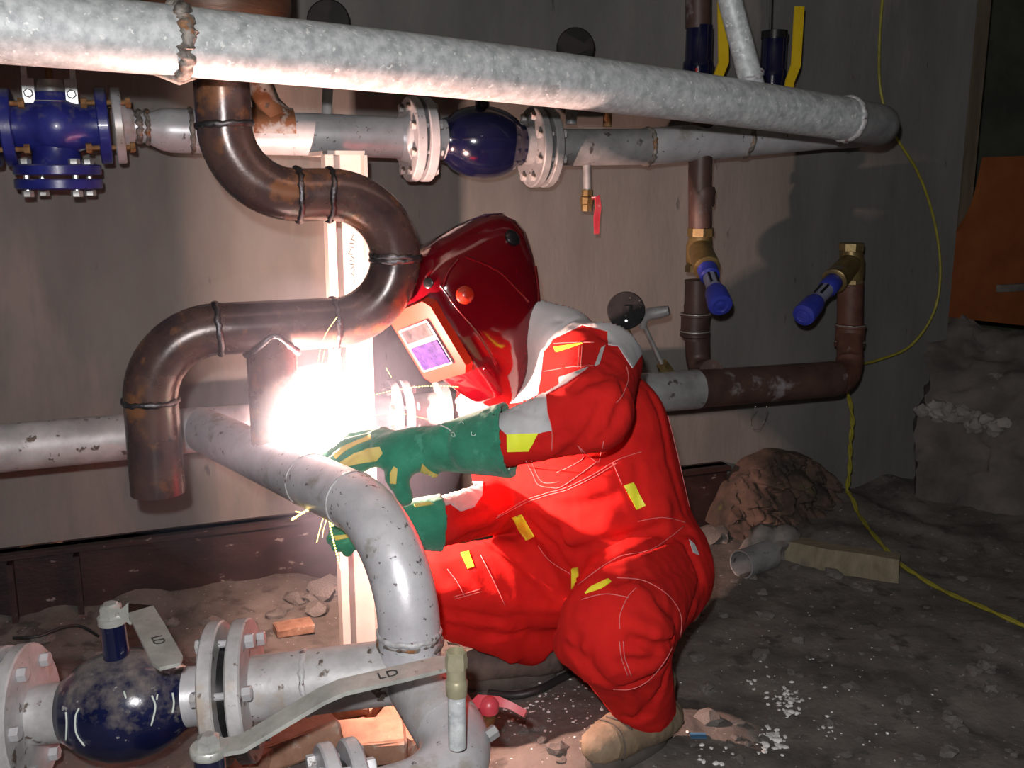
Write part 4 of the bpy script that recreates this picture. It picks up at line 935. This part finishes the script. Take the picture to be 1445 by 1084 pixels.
patch([(614,690),(645,678),(682,680),(680,700),(668,716),(650,722),(636,712),(620,716)], 'far_cuff_panel', m_grey, bvh, bo, .0022, 2.0, label='pale panel on the far cuff')
for q in [[(716,613),(760,611),(746,636),(716,637)],[(782,490),(822,485),(786,497)],[(880,685),(893,681),(911,714),(898,720)],[(722,731),(736,726),(754,757),(743,763)],[(650,781),(661,779),(669,800),(660,803)],[(807,802),(816,800),(817,832),(807,834)],[(826,838),(834,829),(858,818),(862,822),(848,831)]]:
    patch(q, 'reflective_tab', m_hivis, bvh, bo, .003, 2.5, 'yellow reflective tab')
SE = [[(702,728),(740,707),(770,696),(800,688),(840,668),(870,650),(905,637)],[(700,731),(742,710),(772,699),(802,691),(842,671),(872,653)],[(742,650),(752,668),(760,684),(778,688),(796,685),(842,652)],[(815,628),(842,652),(848,640),(852,622)],[(750,650),(765,680),(790,680)],[(786,667),(822,648),(818,632)],[(865,654),(878,684)],
 [(935,560),(945,600),(955,640),(965,680),(972,715)],[(900,736),(935,730),(968,738)],[(808,832),(870,788),(920,776),(965,742)],[(760,770),(775,790),(805,810)],
 [(875,888),(875,869),(885,844),(898,830)],[(874,905),(877,930),(886,954)],[(879,905),(882,930),(891,954)],[(821,847),(841,841),(860,839),(887,844)],[(865,972),(890,972),(916,959),(938,932),(948,913)],[(870,816),(907,820),(938,837),(955,857),(961,876),(959,900)],
 [(678,784),(695,817),(712,854)],[(631,804),(645,822),(655,841)],[(640,842),(678,832)],[(642,845),(680,835)],[(883,516),(886,535),(879,556),(869,568)],[(771,558),(773,580),(779,607),(779,636)],[(771,557),(800,541),(830,520)],[(782,485),(800,484),(838,484)],[(818,488),(816,520)],[(822,488),(820,520)],[(768,497),(782,478),(822,459),(857,468)],[(768,524),(800,519),(838,517)]]
patch([(972,762),(979,768),(986,784),(978,780)], 'waist_tab', m_grey, bvh, bo, label='small white tab at the waist')
for q in SE: seam(q, bvh, bo)
# ------------------------------------------------------------------ gauntlets
def hand(name, f, lo, hi, label): 
    g, bt = net_obj(name, f, lo, hi, .0048, m_glove, man); g['label'] = label; return g, bt
wl = P(606,634,1.97); cu = P(726,620,1.93); pm = P(556,632,1.985)
def gl(p):
    d = s_cone(p, wl, cu, .042, .078); ax = V3((cu-wl).normalized()); L = float((cu-wl).length)
    t = (p-V3(wl))@ax; d = np.maximum(d, np.linalg.norm(p-V3(wl), axis=-1)-L*1.03)
    inn = s_cone(p, wl, cu, .034, .070); d = np.maximum(d, -np.maximum(inn, (L*.84)-t))
    d = smin(d, s_ell(p, P(574,634,1.98), ((wl-pm).normalized(), UP, NW), (.062,.042,.036)), .03)
    kn = [P(540,617,2.02), P(534,622,1.995), P(532,630,1.97), P(540,642,1.955)]
    mid = [P(496,623,2.045), P(490,632,2.01), P(490,643,1.985), P(508,655,1.965)]
    tip = [P(470,640,2.06), P(462,648,2.02), P(466,656,1.99), P(486,668,1.97)]
    for a, b, c, r in zip(kn, mid, tip, (.0185,.0195,.0185,.0165)):
        fg = smin(s_cone(p, a, b, r+.002, r), s_cone(p, b, c, r, r-.003), .006)
        d = smin(d, s_cone(p, P(575,632,1.98), a, .026, r+.003), .012); d = smin(d, fg, .006)
    th = smin(s_cone(p, P(578,650,1.955), P(560,672,1.94), .026, .022), s_cone(p, P(560,672,1.94), P(572,703,1.93), .022, .016), .01)
    d = smin(d, th, .018)
    d = smin(d, s_cone(p, P(598,648,1.965), P(612,664,1.965), .024, .014), .012)
    return d-folds(p*1.0+.2, .0028, .05)-ridge(p, P(632,606,1.92), P(636,664,1.92), .012, -.006)
g1, gb1 = hand('left_gauntlet', gl, (-.42,1.72,.60), (.10,2.12,.96), 'green suede gauntlet resting on the elbow pipe')
patch([(470,640),(490,628),(512,619),(523,614),(524,620),(505,627),(488,636),(474,648)], 'finger_strip', m_gloveyel, gb1, g1, .002, 2.5, 'yellow leather strip')
patch([(476,654),(500,640),(520,633),(536,631),(540,640),(532,650),(505,655),(480,661)], 'finger_strip', m_gloveyel, gb1, g1, .002, 2.5, 'yellow leather strip')
patch([(551,668),(556,659),(561,662),(559,683),(551,682)], 'thumb_strip', m_gloveyel, gb1, g1, .002, 2.5, 'yellow leather strip')
patch([(590,676),(596,654),(606,664),(620,671),(632,672),(624,680),(586,682)], 'palm_panel', m_gloveyel, gb1, g1, .002, 2.5, 'yellow leather palm')
seam([(716,578),(720,600),(721,630),(718,664)], gb1, g1, .0012, 'cuff_stitching', m_printwhite)
seam([(622,601),(632,605),(637,609)], gb1, g1, .0014, 'print_mark', m_printwhite)
for q in [[(637,611),(639,616),(643,616)],[(638,611),(641,611),(643,616)],[(666,610),(666,614),(670,615),(672,612)],[(655,604),(660,605)],[(660,600),(665,606)],[(664,610),(668,609)],[(648,598),(652,596),(655,599)],[(637,598),(641,602)]]: seam(q, gb1, g1, .0007, 'print_mark', m_printwhite)
w2 = P(560,740,1.985); c2_ = P(624,738,2.01)
def gr(p):
    w0 = w2; d = s_cone(p, w0, c2_, .045, .060); ax = V3((c2_-w0).normalized()); L = float((c2_-w0).length); t = (p-V3(w0))@ax; d = np.maximum(d, np.linalg.norm(p-V3(w0), axis=-1)-L*1.16)
    d = np.maximum(d, -np.maximum(s_cone(p, w0, c2_, .036, .052), L*.95-t))
    d = smin(d, s_ell(p, P(536,744,1.985), ((c2_-w0).normalized(), UP, NW), (.055,.040,.036)), .03)
    kn = [P(512,733,2.01), P(506,742,1.99), P(506,752,1.975), P(512,762,1.965)]
    mid = [P(484,738,2.025), P(478,748,2.0), P(480,759,1.98), P(490,768,1.97)]
    tip = [P(472,752,2.01), P(470,761,1.985), P(476,770,1.965), P(490,778,1.96)]
    for a, b, c, r in zip(kn, mid, tip, (.0165,.0175,.0165,.0150)):
        d = smin(d, s_cone(p, P(536,744,1.985), a, .024, r+.003), .012)
        d = smin(d, smin(s_cone(p, a, b, r+.002, r), s_cone(p, b, c, r, r-.003), .006), .006)
    th = smin(s_cone(p, P(540,722,1.97), P(514,718,1.96), .022, .019), s_cone(p, P(514,718,1.96), P(490,728,1.965), .019, .015), .01)
    d = smin(d, th, .016)
    return d-folds(p+.5, .003, .05)
g2, gb2 = hand('right_gauntlet', gr, (-.45,1.72,.42), (.0,2.16,.78), 'green suede gauntlet below, partly behind the elbow pipe')
patch([(472,757),(490,754),(512,749),(512,754),(490,760),(474,763)], 'finger_strip', m_gloveyel, gb2, g2, .002, 2.5, 'yellow leather strip')
patch([(584,712),(606,709),(612,712),(586,716)], 'cuff_trim', m_gloveyel, gb2, g2, .002, 2.5, 'yellow leather trim')
# ------------------------------------------------------------------ boots
def boot(name, ank, toe_dir, label, L=.20, mat_=None):
    td = Vector(toe_dir).normalized(); sdv = Vector((-td.y, td.x, 0)).normalized(); gz = ground(ank.x+td.x*.05, ank.y+td.y*.05)
    b = Vector((ank.x, ank.y, gz)); h = b-td*.055; t = b+td*(L-.06)
    def f(p):
        d = s_cone(p, h+UP*.055, b+td*.06+UP*.055, .042, .045)
        d = smin(d, s_ell(p, t-td*.045+UP*.045, (td, sdv, UP), (.064,.045,.044)), .03)
        d = smin(d, s_cone(p, b+UP*.06-td*.012, b+UP*.15-td*.02, .045, .048), .03)
        d = d-folds(p+.1, .0035, .035)
        return np.maximum(d, (gz+.022)-p[..., 2])
    lo = [min(h[i], t[i])-.12 for i in range(2)]+[gz-.02]; hi = [max(h[i], t[i])+.12 for i in range(2)]+[gz+.22]
    o, bt = net_obj(name, f, lo, hi, .005, mat_, man); o['label'] = label
    m = MB(); o_ = []
    for i in range(40):
        an = 2*math.pi*i/40; c, s = math.cos(an), math.sin(an); wv = .042+.008*c
        o_.append(h.lerp(t, .5)+td*(c*(L/2-.004+.01))+sdv*(s*wv))
    for zz, sc in ((0,.96),(.004,1.0),(.020,1.0),(.028,.96)):
        cc = h.lerp(t, .5); m.v += [cc+(q-cc)*sc+UP*(zz-.002) for q in o_]
    m.f = [tuple(range(39, -1, -1)), tuple(120+i for i in range(40))]+[(r*40+i, r*40+(i+1) % 40, r*40+40+(i+1) % 40, r*40+40+i) for r in range(3) for i in range(40)]
    m.build('sole', m_sole, o, 40)
    return o, bt
o1, t1 = boot('left_boot', Vector((anL.x-.003, anL.y-.02, 0)), (-.80,-.52,0), 'dusty tan work boot', .205, m_boot)
o2, t2_ = boot('right_boot', Vector((anR.x-.0, anR.y-.0, 0)), (-.9,-.15,0), 'work boot under the far leg, coloured dark for the shade there', .23, m_boot_shaded)
patch([(815,1055),(824,1032),(840,1020),(858,1022),(870,1034),(876,1052),(872,1068),(850,1078),(822,1076)], 'toe_cap', m_boot_cap, t1, o1, .003, 3.0)
for q in [[(112,1000),(107,1013),(109,1036),(120,1052)],[(94,1005),(95,1020),(94,1045)],[(214,982),(219,998),(213,1024)],[(243,978),(245,992),(243,1006)],[(175,976),(178,986)],[(262,985),(266,1000)],[(222,980),(221,988)]]: seam(q, ballA_bvh, ballA, .0017, 'paint_drip', m_printwhite)
seam([(846,1016),(864,1022),(876,1036),(882,1056),(878,1072)], t1, o1, .0018, 'boot_stitching', m_sole); seam([(856,1012),(876,1018),(892,1030)], t1, o1, .0022, 'boot_lace', m_sole)
# ------------------------------------------------------------------ electrode, arc, glare volumes and sparks
e0 = P(505,640,2.02); e1 = ARC+(e0-ARC)*.12
t = thing('electrode_holder', 'welding electrode clamped in the near gauntlet, lost in the glare', 'welding rod', e0)
m = MB(); m.tube([e0, e1], .0022, 8); m.build('electrode', m_weld, t)
m = MB(); m.tube([P(560,640,1.99), e0.lerp(P(560,640,1.99), .2), e0], [.011,.011,.008], 12); m.build('holder', m_black, t)
def emat(name, col, s):
    mm = bpy.data.materials.new(name); mm.use_nodes = True; nt = mm.node_tree; nt.nodes.clear(); o = nt.nodes.new('ShaderNodeOutputMaterial'); e = nt.nodes.new('ShaderNodeEmission')
    e.inputs[0].default_value = (*col, 1); e.inputs[1].default_value = s; nt.links.new(e.outputs[0], o.inputs[0]); return mm
def vmat(name, col, dens, ecol=None, es=0):
    mm = bpy.data.materials.new(name); mm.use_nodes = True; nt = mm.node_tree; nt.nodes.clear(); o = nt.nodes.new('ShaderNodeOutputMaterial'); e = nt.nodes.new('ShaderNodeVolumePrincipled')
    e.inputs['Color'].default_value = (*col, 1); e.inputs['Density'].default_value = dens
    if ecol: e.inputs['Emission Color'].default_value = (*ecol, 1); e.inputs['Emission Strength'].default_value = es
    nt.links.new(e.outputs[0], o.inputs['Volume']); return mm
import bmesh
def ball(c, r, sub=3, sq=1.0):
    bm = bmesh.new(); bmesh.ops.create_icosphere(bm, subdivisions=sub, radius=r); m = MB(); m.v = [Vector(c)+v.co for v in bm.verts]; m.f = [tuple(v.index for v in f.verts) for f in bm.faces]; bm.free(); return m
def blob(c, r, seed):
    m = ball(c, r, 4); 
    for i, v in enumerate(m.v): d = (v-Vector(c)); m.v[i] = Vector(c)+d*(1+.22*noise.noise(d/r*1.2+Vector((seed, 0, 0))))
    return m
t = thing('welding_arc', 'blinding white welding arc at the foot of the brown stub', 'arc', ARC)
ball(ARC, .005).build('arc_core', emat('arc_plasma', (1, .95, .92), 60), t)
ball(ARC, .078).build('bloom_volume', vmat('bloom_glow', (.9,.85,.85), .5, (1,.90,.90), 7.0), t)  # glowing ball added to stand in for the arc's overexposed bloom
t = thing('glare_volume', 'thin volume added around the arc to make its halo of glare', 'glare', ARC)  # scattering volumes added so the arc gets a halo of glare
tag(blob(ARC+Vector((-.03,0,.02)), .36, 2.0).build('thin_glare', vmat('glare_thin', (.70,.76,1.0), GLARE1), t), None)
tag(blob(ARC, .15, 5.0).build('dense_glare', vmat('glare_dense', (.68,.88,1.0), GLARE2), t), None)
m = MB()
def spark(pts, r=.0014, gap=.0):
    ps = smooth(pts, 12)
    for i in range(len(ps)-1):
        a, b = ps[i], ps[i+1]; k = max(1, int((b-a).length/.004))
        for j in range(k):
            q = a.lerp(b, j/k); dd = (b-a).normalized(); m.rings([(q-dd*.0021, dd, r*.3), (q, dd, r*random.uniform(.7,1.1)), (q+dd*.0021, dd, r*.3)], 5)
for pts, r in [([(440,585),(446,530),(456,480),(476,447)],.0013),([(436,560),(452,520),(458,495)],.001),([(450,560),(462,515),(466,492)],.0011),([(500,565),(550,552),(600,545),(648,546)],.0013),([(520,588),(560,583),(604,592)],.0011),([(412,733),(440,716)],.0032),([(418,722),(428,724)],.0014),([(462,722),(470,762),(482,806)],.0026),([(458,724),(452,745),(447,765)],.0012),([(462,728),(456,750),(455,758)],.001),([(455,724),(465,730),(470,742)],.0032),([(545,520),(552,532)],.0008),([(470,545),(490,500)],.0009)]:
    spark([P(x, y, 2.03 if y < 650 else 1.93) for x, y in pts], r)
tag(m.build('spark_shower', emat('hot_spark', (1, .72, .25), 5.0), None), 'yellow sparks of molten metal flying off the arc', 'sparks', kind='stuff')
